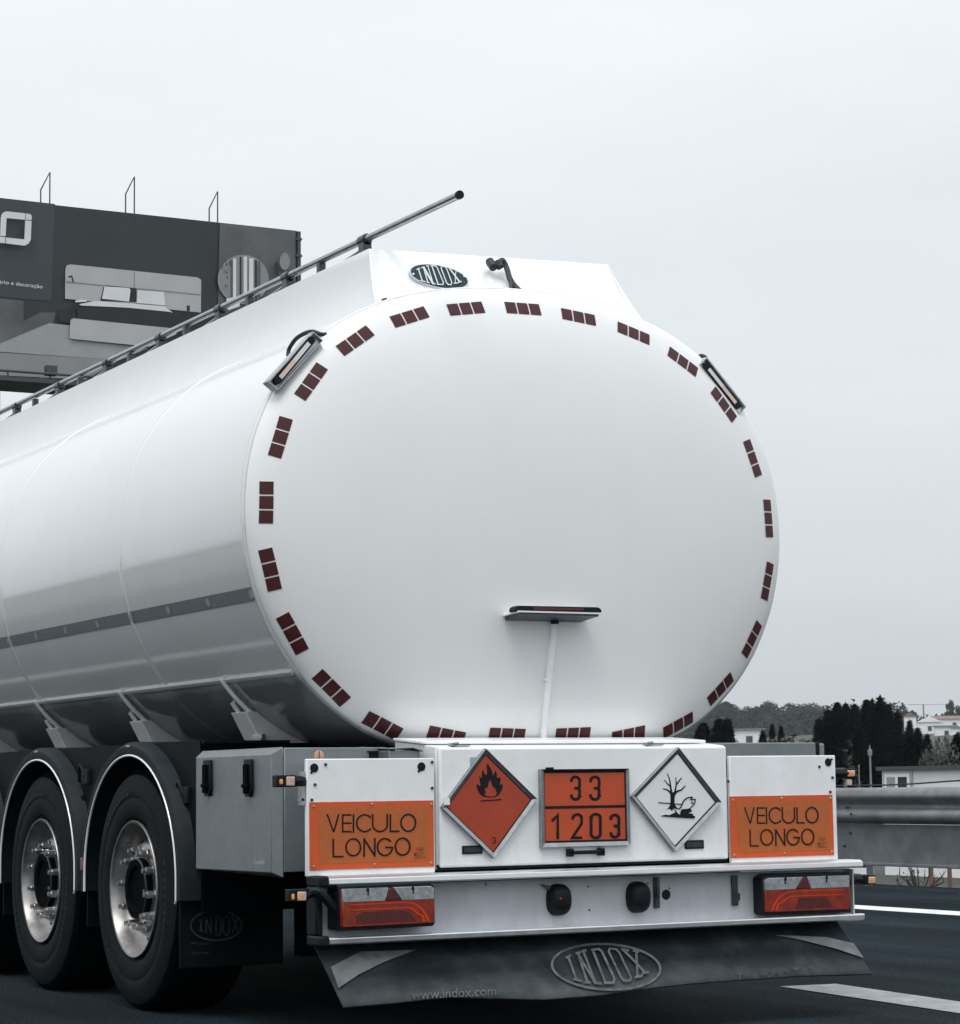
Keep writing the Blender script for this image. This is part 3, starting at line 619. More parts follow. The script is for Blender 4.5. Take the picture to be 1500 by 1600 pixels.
# side panels carrying the orange signs
def side_panel(x0,x1,name='sign_panel'):
    mb=MB(); mb.box(x0,x1,-.010,.012,.628,1.067); return mb.build(name,'panel',T,bevel=.004,seg=2)
XL0,XL1=-1.229,-.690; XR0,XR1=.682,1.222
spl=side_panel(XL0,XL1); spr=side_panel(XR0,XR1)
cs=lambda x,y:(420+x/5,1150+y/5)
YP=-.0135
def veiculo(dx,panel,zoff=0):
    fn=lambda x,y: PY(*cs(x,y),YP)+Vector((dx,0,zoff))
    # flatten to real rectangle
    a=PY(*cs(318,516),YP); b=PY(*cs(1292,1024),YP); x0,x1,zt,zb=a.x+dx,b.x+dx,a.z+zoff-.001,b.z+zoff+.002
    mb=MB().box(x0,x1,-.0135,-.0102,zb,zt); sg=mb.build('long_vehicle_sign','orange',T)
    mw,mh=.037,.022
    MB().box(x0+mw,x1-mw*.6,-.0143,-.0136,zb+mh,zt-mh).build('sign_field','amber',sg,smooth=False)
    s=Strokes(lambda x,y:fn(x,y)+Vector((0,-.0012,0)),(0,-1,0),.00012); w=13
    s.stroke([(455,613),(505,748)],w); s.stroke([(545,613),(507,748)],w)
    s.stroke([(576,613),(576,750)],w); 
    for yy in (617,681,747): s.stroke([(576,yy),(642,yy)],w)
    s.stroke([(660,613),(660,752)],w)
    s.stroke(arc(747,681,62,66,42,318),w)
    s.stroke([(810,612),(810,690)]+arc(867,690,57,56,180,360)[1:]+[(924,612)],w)
    s.stroke([(948,610),(948,744),(1020,744)],w,cap=False)
    s.stroke(arc(1088,678,57,66,0,345),w,closed=True)
    s.stroke([(502,802),(502,942),(583,942)],w,cap=False); s.stroke(arc(658,869,57,66,0,345),w,closed=True)
    s.stroke([(743,940),(743,802)],w); s.stroke([(743,804),(826,936)],w); s.stroke([(826,938),(826,798)],w)
    s.stroke(arc(905,867,58,66,42,355)+[(964,868)],w); s.stroke([(910,870),(966,870)],w)
    s.stroke(arc(1043,864,57,66,0,345),w,closed=True)
    s.build('sign_lettering','ink',sg)
    s=Strokes(lambda x,y:fn(x,y)+Vector((0,-.0012,0)),(0,-1,0),.0001)
    rr=random.Random(3)
    for j,(y,xa,xb) in enumerate(((874,1150,1210),(884,1145,1212),(893,1158,1205),(912,1130,1222),(922,1135,1215),(934,1130,1190),(944,1140,1222),(953,1133,1222))):
        x=xa
        while x<xb: l=rr.uniform(4,16); s.stroke([(x,y),(min(xb,x+l),y)],3.2,cap=False); x+=l+rr.uniform(2,5)
    s.stroke([(1133,918),(1146,932)],4); s.stroke([(1148,914),(1136,934)],4)
    s.build('approval_mark','ink',sg)
    mb=MB()
    for x,y in((348,550),(808,533),(1268,533),(350,1020),(825,1002),(1270,990)): p=fn(x,y); mb.lathe([(-.0055,0.0001),(-.005,.003),(-.001,.005)],10,'Y',(p.x,YP,p.z))
    mb.build('rivet','bracket',sg)
veiculo(0,spl)
shift=PY(1140,1244,YP).x-PY(*cs(318,516),YP).x
veiculo(shift,spr,PY(1140,1244,YP).z-PY(*cs(318,516),YP).z)
def disc(mb,x,y,z,r,h=.003): mb.lathe([(-h,.0001),(-h,r*.9),(0,r)],20,'Y',(x,y,z))
mb=MB()
for px,py in ((491,1200),(658.5,1198)): p=PY(px,py,-.0102); disc(mb,p.x,-.0102,p.z,.0175); disc(mb,p.x+(-.012),-.0102,p.z-.017,.005)
mb.build('panel_hole','black',spl)
mb=MB(); p=PY(1294,1191,-.0102); disc(mb,p.x,-.0102,p.z,.0175); disc(mb,p.x+.018,-.0102,p.z+.012,.005); mb.build('panel_hole','black',spr)
mb=MB()
for px,py in ((508.6,1194.6),(492,1226),(487,1250),(675,1191),(675,1231.4)): p=PY(px,py,-.0102); disc(mb,p.x,-.0102,p.z,.006,.005)
mb.build('panel_screw','dk',spl)
mb=MB()
for px,py in ((1280,1198),(1300.5,1215),(1297,1237.5),(1137.5,1221)): p=PY(px,py,-.0102); disc(mb,p.x,-.0102,p.z,.006,.005)
mb.build('panel_screw','dk',spr)
# hinge tabs on panel's left edge
mb=MB(); mb.box(-1.243,-1.231,.0,.03,.985,1.02); mb.box(-1.246,-1.231,0,.03,.895,.965); mb.box(-1.25,-1.235,0,.03,.91,.92); mb.build('panel_hinge','bracket',spl)

# ---- hazard placards
def placard(corn,name,label,plate,frame_w=.014,tilt=0):
    # corn: photo corners top,right,bottom,left at Y=-.03
    Yf=-.034
    P4=[PY(*c,Yf) for c in corn]
    cen=sum(P4,Vector())/4
    u=((P4[1]-P4[3])).normalized(); v=Vector((-u.z,0,u.x))
    v2=(P4[0]-P4[2]).normalized(); 
    ha=(P4[1]-P4[3]).length/2; hb=(P4[0]-P4[2]).length/2
    o4=[cen+v2*hb,cen+u*ha,cen-v2*hb,cen-u*ha]
    k=1-frame_w/ (min(ha,hb)*.707)
    i4=[cen+(p-cen)*k for p in o4]
    fr=MB()
    for i in range(4):
        a,b=o4[i],o4[(i+1)%4]; c,d=i4[(i+1)%4],i4[i]
        y0=Vector((0,.022,0)); y1=Vector((0,.0,0))
        ci=Vector((0,.006,0))
        fr.hexa([a+y1,b+y1,c+ci,d+ci],[a+y0,b+y0,c+y0,d+y0])
    f=fr.build('placard_frame' if name!='hazard_number_plate' else 'plate_frame','steel',None,bevel=.0012)
    pl=MB().prism([cen+(p-cen)*(k+.02)+Vector((0,.010,0)) for p in o4],Vector((0,.006,0)))
    p=pl.build(name,plate,T); p['label']=label; f.parent=p
    # black strips painted in as the shadow between frame and plate
    g=MB()
    for i in range(4):
        a,b=[cen+(q-cen)*(k-.004) for q in (o4[i],o4[(i+1)%4])]; c,d=[cen+(q-cen)*(k-.030) for q in (o4[(i+1)%4],o4[i])]
        y=Vector((0,.0085,0)); g.prism([a+y,b+y,c+y,d+y],Vector((0,.001,0)))
    g.build('plate_shadow_line','black',p)
    return p,o4
cp=lambda x,y:(680+x/4.6875,1150+y/4.6875)
p1,o4=placard([cp(372,92),cp(750,458),cp(437,900),cp(52,522)],'flammable_placard','red diamond placard with black flame and number 3','redplate')
Yq=-.0245
cf=lambda x,y:(735+x/20,1180+y/20)
s=Strokes(lambda x,y:PY(*cf(x,y),Yq),(0,-1,0),.0004)
s.poly([(540,245),(580,330),(640,420),(690,540),(705,640),(735,600),(750,540),(770,470),(810,520),(825,600),(830,700),(860,720),(895,670),(940,720),(940,820),(915,900),(940,940),(985,880),(1010,960),(990,1070),(940,1160),(880,1240),(800,1295),(740,1315),(640,1322),(500,1310),(390,1290),(300,1220),(230,1100),(195,980),(195,890),(240,920),(300,970),(310,900),(285,780),(275,650),(330,700),(355,720),(355,600),(365,480),(400,470),(440,560),(490,640),(520,560),(515,420),(510,300)])
s.stroke([(320,1430),(960,1385)],38)
s.stroke(arc(0,0,0,0,0,1,1),.01)
s.build('flame_symbol','ink',p1)
s=Strokes(lambda x,y:PY(*cf(x,y),Yq-.0012),(0,-1,0),.0004)
s.poly([(605,770),(650,860),(680,950),(730,1030),(770,1000),(760,1080),(800,1060),(800,1150),(835,1170),(790,1250),(730,1285),(640,1292),(480,1275),(430,1180),(500,1190),(460,1110),(460,1020),(510,1030),(550,1000),(560,900)])
s.build('flame_core','redplate',p1)
def glyph3(s,x0,y0,x1,y1,w):
    cx=(x0+x1)/2; my=(y0+y1)/2; rx=(x1-x0)/2; r=min(rx,(my-y0)/2)
    top=[(x0,y0+rx*1.05)]+arc(cx,y0+rx*.9,rx,rx*.9,180,0,12)+[(x1,my-rx*.5)]+arc(x1-rx*.5,my-rx*.45,rx*.5,rx*.45,0,-90,6)+[(cx-rx*.1,my)]
    bot=[(x1-rx*.5,my)]+arc(x1-rx*.5,my+rx*.45,rx*.5,rx*.45,90,0,6)+[(x1,y1-rx*.9)]+arc(cx,y1-rx*.9,rx,rx*.9,0,-180,12)+[(x0,y1-rx*1.05)]
    s.stroke(top,w); s.stroke(bot,w)
s=Strokes(lambda x,y:PY(*cp(x,y),Yq),(0,-1,0),.0003); glyph3(s,418,742,440,788,6); s.build('class_number','ink',p1)
mb=MB(); p=PY(741,1190,-.013); mb.box(p.x-.018,p.x+.02,-.0155,-.0125,p.z-.03,p.z+.017); mb.build('placard_clip','bracket',p1)
p=PY(698,1252,-.036); MB().box(p.x-.012,p.x+.012,-.039,-.034,p.z-.014,p.z+.014).build('placard_latch','panel',p1)
p2,o4=placard([(1061,1169),(1127.5,1252.5),(1056,1333),(987.5,1243)],'environment_placard','white diamond placard with a black dead tree and fish','whplate')
ct=lambda x,y:(1020+x/16,1190+y/16)
s=Strokes(lambda x,y:PY(*ct(x,y),Yq),(0,-1,0),.0002)
s.poly([(430,780),(440,850),(440,1000),(430,1090),(390,1160),(310,1220),(400,1180),(450,1200),(480,1250),(500,1200),(560,1170),(600,1195),(680,1190),(620,1165),(580,1120),(545,1050),(545,900),(570,820),(600,790),(560,760),(500,765)])
for pts,a,b in (([(470,800),(445,640),(430,500),(405,400),(362,300)],52,20),([(432,610),(370,560),(285,455)],34,16),([(445,790),(400,730),(340,695),(255,680)],44,24),([(545,800),(568,680),(585,550),(570,390)],48,16),([(590,570),(640,500),(715,410)],38,24),([(560,785),(620,735),(710,710),(765,650),(810,600)],50,22)):
    s.stroke(pts,a,b)
s.stroke([(140,1026),(440,1048)],26); s.stroke([(550,1058),(715,1068)],24)
s.stroke([(640,1188),(690,1150),(725,1080),(760,990),(830,920),(900,895),(990,885)],30)
s.stroke([(990,885),(960,915),(965,945),(1055,940),(1050,1020),(1000,1100),(920,1170),(860,1200)],26)
s.stroke([(930,950),(1000,952)],26); s.stroke([(965,1015),(995,1045)],34)
s.poly([(200,1355),(310,1325),(400,1340),(560,1265),(530,1190),(560,1195),(600,1280),(670,1330),(690,1230),(720,1190),(850,1180),(930,1170),(975,1240),(880,1290),(1010,1310),(990,1340),(1050,1370),(1040,1420),(600,1395),(210,1370)])
s.build('dead_tree_and_fish','ink',p2)
# orange number plate
P4=[PY(845,1202,-.034),PY(983.5,1201,-.034),PY(984.5,1321,-.034),PY(846.5,1324,-.034)]
x0=(P4[0].x+P4[3].x)/2; x1=(P4[1].x+P4[2].x)/2; zt=(P4[0].z+P4[1].z)/2; zb=(P4[2].z+P4[3].z)/2
mb=MB(); mb.box(x0+.008,x1-.008,-.024,-.016,zb+.008,zt-.008); pn=mb.build('hazard_number_plate','orplate',T); pn['label']='orange plate with black numbers 33 and 1203 in a metal frame'
fr=MB(); fw=.017
def fbar(a,b,c,d,y0,y1,y2): fr.hexa([(a[0],y0,a[1]),(b[0],y0,b[1]),(c[0],y1,c[1]),(d[0],y1,d[1])],[(a[0],y2,a[1]),(b[0],y2,b[1]),(c[0],y2,c[1]),(d[0],y2,d[1])])
O=[(x0,zt),(x1,zt),(x1,zb),(x0,zb)]; fw2=.012; I=[(x0+fw,zt-fw2*.6),(x1-fw2,zt-fw2*.6),(x1-fw2,zb+fw),(x0+fw,zb+fw)]
for i in (1,2,3): fbar(O[i],O[(i+1)%4],I[(i+1)%4],I[i],-.036,-.030,-.012)
fr.build('plate_frame','steel',pn,bevel=.001)
fr=MB(); fbar(O[0],O[1],I[1],I[0],-.036,-.030,-.012); fr.box(x0+.035,x0+.06,-.034,-.012,zt,zt+.008); fr.build('plate_top_clip','black',pn)
s=Strokes(lambda x,y:Vector((x,-.0245,y)),(0,-1,0),.0003)
ix0,ix1,izt,izb=x0+fw,x1-fw2,zt-fw2*.6,zb+fw
bw=.010
s.stroke([(ix0,izt-.003),(ix1,izt-.003),(ix1,izb+.003),(ix0,izb+.003)],bw,closed=True)
zm=PY(*cp(1100,519),-.0245).z; s.stroke([(ix0,zm),(ix1,zm)],.011,cap=False)
s.build('plate_border','ink',pn)
s=Strokes(lambda x,y:PY(*cp(x,y),-.0245),(0,-1,0),.0002); w=21
h=w/2
glyph3(s,987+h,289+h,1068-h,475-h,w); glyph3(s,1128+h,289+h,1211-h,475-h,w)
s.stroke([(858,620),(897,580),(897,750)],w); 
s.stroke([(1004,605)]+arc(1040,600,32,26,180,0,10)+[(1072,640),(1004,745),(1072,745)],w-1)
s.stroke([(1141,600)]+arc(1175,600,34,28,180,0,10)+[(1209,715)]+arc(1175,715,34,30,0,-180,10)[1:],w,closed=True)
glyph3(s,1275+h,567+h,1355-h,750-h,w)
s.build('plate_numbers','ink',pn)
# door handle and slots
a,b=PY(887,1326,-.03),PY(943,1337,-.03)
mb=MB(); mb.box(a.x,b.x,-.045,-.034,b.z+.008,a.z-.008); mb.box(a.x,a.x+.022,-.045,-.0125,b.z,a.z); mb.box(b.x-.022,b.x,-.045,-.0125,b.z,a.z); mb.build('door_handle','black',door,bevel=.004)
for p,q in (((722,1321.5),(754,1334)),((1070,1313),(1100,1326))):
    a,b=PY(*p,-.016),PY(*q,-.016); mb=MB(); mb.box(a.x,b.x,-.018,-.0125,b.z,a.z); o=mb.build('recessed_latch','black',door,bevel=.003)
    MB().box(a.x+.008,b.x-.008,-.0188,-.0182,b.z+.007,a.z-.007).build('latch_flap','dk',o)

# ---- bumper channel
BX0,BX1=-1.175,1.292
mb=MB(); mb.box(-1.18,1.255,-.004,.008,.40,.590); bp=mb.build('bumper_plate','bumper',T)
for zt,zb,nm in ((.628,.597,'upper_ledge'),(.404,.376,'lower_ledge')):
    mb=MB(); pr=[(.02,zt),(-.072,zt),(-.088,zt-.008),(-.09,zb+.004),(-.086,zb),(-.06,zb),(-.056,zt-.012),(.02,zt-.012)]
    if nm=='lower_ledge': pr=[(.02,zt-.004),(-.056,zt-.004),(-.06,zt),(-.086,zt),(-.09,zt-.004),(-.088,zb+.006),(-.072,zb),(.02,zb)]
    xa,xb=BX0,BX1
    mb.prism([(xa,y,z) for y,z in pr],Vector((xb-xa,0,0))); mb.build(nm,'alu',T,bevel=.002)
# black end profile (C shaped) at the left end
mb=MB(); 
for z0_,z1_ in ((.590,.632),(.372,.412)): mb.box(-1.217,BX0-.001,-.096,.03,z0_,z1_)
mb.box(-1.217,-1.186,-.06,.03,.41,.592)
mb.add([],[])
mb.build('bumper_end_cap','black',T,bevel=.008)
for z0_,z1_ in ((.590,.632),(.372,.410)):
    mb=MB(); mb.prism([(BX0,-.098,z0_),(BX0,-.098,z1_),(BX0+.035,-.098,z1_ if z0_>.5 else z1_-.012),(BX0+.045,-.098,z0_ if z0_<.5 else z0_+.008)],(0,.03,0))
MB().box(1.256,1.262,-.06,.008,.405,.589).build('bumper_end_plate','bumper',T)
# tail lights
def tail(flip):
    # local coordinates u 0..1 (outer->inner), metric on Y=-.125
    Yt=-.085 if flip else -.12
    if not flip:
        xo,xi=PY(535,1400,Yt).x,PY(679,1400,Yt).x; zt,zb=PY(600,1386,Yt).z,PY(600,1446,Yt).z
    else:
        xo,xi=PY(1328,1400,Yt).x,PY(1196,1400,Yt).x; zt,zb=PY(1260,1369,Yt).z,PY(1260,1423.5,Yt).z
    W_=xi-xo; H=zt-zb; sg=1 if W_>0 else -1
    X=lambda u:xo+W_*u; Z=lambda v:zb+H*v
    d=.008
    hb=MB(); pts=[(X(-.03),Z(-.10)),(X(1.0),Z(-.08)),(X(1.02),Z(.0)),(X(1.02),Z(.98)),(X(.95),Z(1.10)),(X(-.03),Z(1.08))]
    hb.prism([(x,Yt+.010,z) for x,z in pts],(0,-.006-(Yt+.010),0)); h=hb.build('tail_light','black',T,bevel=.006)
    def lens(nm,mt,poly,y=Yt,th=.014):
        m_=MB(); m_.prism([(X(u),y,Z(v)) for u,v in poly],(0,th,0)); return m_.build(nm,mt,h,bevel=.0025)
    lens("clear_lens",'clearlens',[(.0,.64),(.465,.64),(.50,.985),(0.0,.985)]); 
    lens("clear_lens",'clearlens',[(.64,.64),(1.0,.64),(1.0,.93),(.96,.985),(.55,.985)])
    lens('reflector_triangle','darkred',[(.47,.645),(.635,.645),(.545,.97),(.505,.97)],Yt+.001)
    lens('red_lens','redlens',[(0,0),(1.0,.02),(1.0,.635),(0,.635)])
    m_=MB(); m_.box(min(X(-.012),X(-.001)),max(X(-.012),X(-.001)),Yt+.004,Yt+.065,Z(.02),Z(.97)); m_.build('side_lens','redlens',h,bevel=.002)
    lens('lens_insert','darkred',[(.14,.06),(.80,.07),(.74,.30),(.62,.40),(.2,.38),(.14,.3)],Yt-.0008,.002) if not flip else lens('lens_insert','darkred',[(.2,.07),(.66,.07),(.62,.38),(.28,.38)],Yt-.0008,.002)
    s=Strokes(lambda u,v:Vector((X(u),Yt-.0012,Z(v))),(0,-1,0),.0004)
    for dv,du in ((0,0),(-.135,-.05)):
        pts=[(.10,.565+dv),(.45,.575+dv),(.70,.57+dv),(.78,.52+dv),(.85,.40+dv*1.0),(.90,.22),(.93,.06)]
        pts=[(u+du*(i/6),v) for i,(u,v) in enumerate(pts)]
        q=catmull([(u,v,0) for u,v in pts],5); s.stroke([(a.x,a.y) for a in q],.028)
    # stroke() works in unit space: fine, the guide is thin
    s.build('light_guide','redguide',h)
    m_=MB()
    for u in (.27,.76): m_.prism([(X(u-.015),Yt-.001,Z(.90)),(X(u+.02),Yt-.001,Z(.90)),(X(u+.012),Yt-.001,Z(.985)),(X(u-.01),Yt-.001,Z(.985))],(0,.002,0)); m_.prism([(X(u-.004),Yt-.001,Z(.80)),(X(u+.012),Yt-.001,Z(.80)),(X(u+.014),Yt-.001,Z(.90)),(X(u),Yt-.001,Z(.90))],(0,.002,0))
    m_.build('lens_screw','black',h)
    return h
tail(False); tail(True)
# rubber buffers, brackets on bumper plate
for px,py in ((876,1406),(1000,1402)):
    p=PY(px,py,-.03); mb=MB(); rx,rz=.052,.063
    def sp(u,v):
        a=2*math.pi*u; b=math.pi/2*v; cs_,sn=math.cos(a),math.sin(a)
        e_=2/2.6; f=lambda t:math.copysign(abs(t)**e_,t)
        return Vector((p.x+rx*f(cs_)*math.cos(b)**.6,-.004-.055*math.sin(b)**.9,p.z+rz*f(sn)*math.cos(b)**.6))
    mb.grid(sp,28,10); mb.build('rubber_buffer','black',T)
p=PY(876,1404,-.06); disc(mb:=MB(),p.x,-.0590,p.z,.004,.002); mb.build('buffer_lamp','redguide',T)
mb=MB(); a,b=PY(1023,1371,-.02),PY(1032,1419,-.02); mb.box(a.x,b.x,-.018,-.0045,b.z,a.z); mb.tube([((a.x+b.x)/2,-.02,b.z+.04),((a.x+b.x)/2,-.02,a.z)],.010,8); mb.build('bumper_bracket','dk',T,bevel=.002)
mb=MB(); a,b=PY(1145,1368,-.02),PY(1155,1415,-.02); mb.box(a.x,b.x,-.016,-.0045,b.z,a.z); mb.box(b.x,b.x+.012,-.012,-.0045,b.z+.02,b.z+.05); mb.build('bumper_bracket','dk',T,bevel=.002)
p=PY(1041,1398,-.005); disc(mb:=MB(),p.x,-.0042,p.z,.021,.002); mb.build('bumper_hole','black',T)
mb=MB()
for px,py in ((759,1382),(919,1385),(1012,1380),(921,1422),(1046,1388)): p=PY(px,py,-.005); disc(mb,p.x,-.0042,p.z,.004,.003)
mb.prism([PY(846,1381,-.02),PY(862,1384,-.02),PY(858,1391,-.02)],(0,.01,0))
mb.build('bumper_bolt','dk',T)
# marker lights on rubber arms
def marker(path,r,head,name='marker_light'):
    mb=MB(); mb.tube(catmull(path,5),r,8); o=mb.build(name,'black',T)
    for nm,mt,(x0,x1,y0,y1,z0,z1) in head:
        MB().box(x0,x1,y0,y1,z0,z1).build(nm,mt,o,bevel=.004)
    return o
Ym=-.02
a,b=PY(448,1213,Ym),PY(461,1228,Ym); q=PY(440,1220,Ym); zc_=(a.z+b.z)/2
marker([(-1.228,.02,zc_-.002),(-1.25,.0,zc_+.0),(a.x+.03,Ym+.01,zc_)],[.02]*10+[.018],[('lamp_body','black',(q.x-.02,b.x+.005,Ym+.002,Ym+.045,b.z-.004,a.z+.005)),('pale_lens','whitelens',(a.x-.001,b.x,Ym-.002,Ym+.006,b.z+.001,a.z-.001)),('amber_lens','amberlens',(a.x+.012,b.x-.015,Ym-.004,Ym-.001,b.z+.018,a.z-.012)),('side_lens','amberlens',(q.x-.008,q.x+.006,Ym-.003,Ym+.01,zc_-.011,zc_+.008))])
Ym=-.06
a,b=PY(465,1393,Ym),PY(479,1407,Ym); q=PY(458.5,1400,Ym); zc_=(a.z+b.z)/2
marker([(-1.12,-.07,zc_-.10),(-1.17,-.10,zc_-.04),(-1.22,-.10,zc_+.015),(b.x+.03,-.06,zc_+.01),(b.x,-.04,zc_)],.017,[('lamp_body','black',(q.x-.016,b.x+.012,Ym+.002,Ym+.045,b.z-.003,a.z+.008)),('pale_lens','whitelens',(a.x,b.x,Ym-.002,Ym+.006,b.z,a.z-.001)),('amber_lens','amberlens',(a.x+.01,b.x-.012,Ym-.004,Ym-.001,b.z+.012,a.z-.012)),('side_lens','amberlens',(q.x-.007,q.x+.005,Ym-.003,Ym+.01,zc_-.012,zc_+.009))])
Ym=.02
a,b=PY(1323.5,1203.5,Ym),PY(1336,1213,Ym); zc_=(a.z+b.z)/2
marker([(1.20,.03,zc_),(1.235,.03,zc_+.0),(a.x+.005,.04,zc_)],.024,[('lamp_body','black',(a.x-.012,b.x+.006,Ym+.003,Ym+.04,b.z-.008,a.z+.008)),('pale_lens','whitelens',(a.x,b.x,Ym-.002,Ym+.006,b.z,a.z)),('amber_lens','amberlens',(a.x+.008,b.x-.012,Ym-.004,Ym-.001,b.z+.006,a.z-.008))])
a,b=PY(1324,1218,Ym),PY(1332,1227,Ym); MB().box(a.x,b.x,Ym,Ym+.02,b.z,a.z).build('reflector','whitelens',T,bevel=.003)
mb=MB(); mb.tube(catmull([PY(1308,1216,.04),PY(1315,1214,.04),PY(1320,1220,.04),PY(1321,1230,.04)],5),.008,8); mb.build('lamp_cable','tube',T)
Ym=-.03
a,b=PY(1357.5,1370,Ym),PY(1368,1380,Ym); zc_=(a.z+b.z)/2
marker([(1.24,-.03,zc_-.02),(1.28,-.02,zc_+.005),(a.x-.02,-.0,zc_+.002)],.024,[('lamp_body','black',(a.x-.02,b.x+.004,Ym+.003,Ym+.04,b.z-.006,a.z+.008)),('pale_lens','whitelens',(a.x,b.x,Ym-.002,Ym+.006,b.z,a.z)),('amber_lens','amberlens',(a.x+.006,b.x-.006,Ym-.004,Ym-.001,b.z+.008,a.z-.004))])
a,b=PY(1328,1357,.05),PY(1354,1366,.05); MB().box(a.x,b.x,.05,.06,b.z,a.z).build('mounting_plate','panel',T)

# ---- rear rubber flap: slopes back towards the viewer at its foot
FT=(.04,.385); bl_=PX(537,1573,-1.185); 
fpts=[(505,1480),(537,1573),(620,1566),(700,1557),(770,1559),(850,1561),(940,1554),(1000,1545),(1080,1536),(1150,1531),(1250,1524),(1363,1521),(1335,1444)]
dn=Vector((0,bl_.y-FT[0],bl_.z-FT[1])); fn_=dn.cross(Vector((1,0,0))).normalized()
if fn_.y>0: fn_=-fn_
FO=Vector((0,FT[0],FT[1]))
fp=lambda px,py,d=0: PP(px,py,FO+fn_*d,fn_)
bot=[fp(*p) for p in fpts[1:-1]]; NB=len(bot)
def flapf(u,v):
    f=u*(NB-1); i=min(NB-2,int(f)); b=bot[i].lerp(bot[i+1],f-i)
    tx=-1.19+2.41*u; t=Vector((tx,FT[0],FT[1]+.01))
    wv=math.sin(u*9+.6)*.012*v*v
    return t.lerp(b,v)+fn_*0+Vector((0,0,0))+fn_*wv*0
mb=MB(); mb.grid(flapf,40,8); fl=mb.build('rear_flap','flap',T); sm=fl.modifiers.new('s','SOLIDIFY'); sm.thickness=.008; sm.offset=-1 if True else 1
ce=lambda x,y:(840+x/7.143,1460+y/7.143)
s=Strokes(lambda x,y:fp(*ce(x,y),.010),fn_,.0003)
el=[]
for i in range(44):
    t=2*math.pi*i/44; el.append((765+605*math.cos(t)-15*math.sin(t),362+20*math.cos(t)-255*math.sin(t)))
s.stroke(el,26,closed=True); W=26
for pts in ([(345,260),(435,510)],[(320,262),(365,235)],[(405,500),(485,522)],[(450,215),(555,540)],[(430,215),(470,205)],[(520,540),(580,540)],[(455,230),(640,545)],[(510,200),(640,540)],[(490,195),(535,185)],[(640,550),(705,552)],[(620,200),(755,545)],[(600,180),(680,170),(715,200),(855,500),(845,545),(745,550)]): s.stroke(pts,W)
s.stroke([(790,200),(800,168),(870,172),(910,215),(1040,490),(1030,520),(960,525),(930,490)],W-4,closed=True)
for pts in ([(950,180),(1090,320),(1200,440)],[(1095,190),(1105,330),(1110,480)],[(935,175),(1010,190)],[(1065,190),(1120,205)],[(1085,490),(1165,470)],[(1165,445),(1230,432)]): s.stroke(pts,W)
s.build('flap_emblem','flapmark',fl)
text_obj('web_address','www.indox.com',lambda u,y:fp(643+u*132,1562-u*7-y*21+0,.010),fn_,'flapmark',fl)
text_obj('phone_number','Tel. +34 973 3',lambda u,y:fp(1150+u*122,1531-u*11-y*15,.010),fn_,'flapmark2',fl)
s=Strokes(lambda x,y:fp(x,y,.010),fn_,.0004)
s.poly([(517,1511),(545,1496),(563,1487),(650,1484),(600,1503),(560,1523),(529,1544)])
s.build('corner_print','flappale',fl)
s=Strokes(lambda x,y:fp(x,y,.010),fn_,.0004)
s.poly([(1210,1461),(1290,1464),(1334,1474),(1350,1497),(1305,1482),(1250,1468)])
s.build('corner_print','flappale',fl)

# ---- left side: toolbox, cabinets
TX=-1.245
mb=MB(); y0,y1,zt,zb=.235,1.085,1.118,.628
mb.box(TX+.03,-.75,y0+.03,y1,zb+.01,zt-.012); tbx=mb.build('toolbox','steelbox',T,bevel=.004)
mb=MB(); c=.028; ya,yb=.262,1.088   # lid with chamfered edges
fr_=[(TX,ya+c,zb+.008),(TX,yb-c*.4,zb+.004),(TX,yb-c*.4,zt-c),(TX,ya+c,zt-c)]
bk_=[(TX+.035,ya-.01,zb-.012),(TX+.035,yb,zb),(TX+.035,yb,zt),(TX+.035,ya-.01,zt)]
mb.hexa(fr_,bk_); lid=mb.build('toolbox_lid','steelbox',tbx,bevel=.003)
for (px,py) in ((325.5,1216),(389.5,1216)):
    p=PX(px,py,TX-.004); hw=.038 if px<350 else .036
    out_=[(TX-.002,p.y+hw,p.z+.075),(TX-.002,p.y-hw,p.z+.075),(TX-.002,p.y-hw*1.15,p.z-.045),(TX-.002,p.y-hw*.7,p.z-.072),(TX-.002,p.y+hw*.7,p.z-.072),(TX-.002,p.y+hw*1.15,p.z-.045)]
    mb=MB(); mb.prism(out_,(-.012,0,0)); la=mb.build('latch','black',tbx,bevel=.004)
    mb=MB(); mb.box(TX-.026,TX-.015,p.y-.018,p.y+.018,p.z-.06,p.z+.055); mb.tube([(TX-.02,p.y-.03,p.z-.03),(TX-.02,p.y+.03,p.z-.03)],.009,8); mb.build('latch_lever','hub',la,bevel=.003)
rr=random.Random(8); s=Strokes(lambda x,y:PX(397+x,1350-y,TX-.0015),(-1,0,0),.0002)
x=0
while x<18: s.stroke([(x,0),(x+rr.uniform(.4,2.2),rr.uniform(3,7))],.7); x+=rr.uniform(1.8,3.2)
s.build('embossed_mark','leg',tbx)
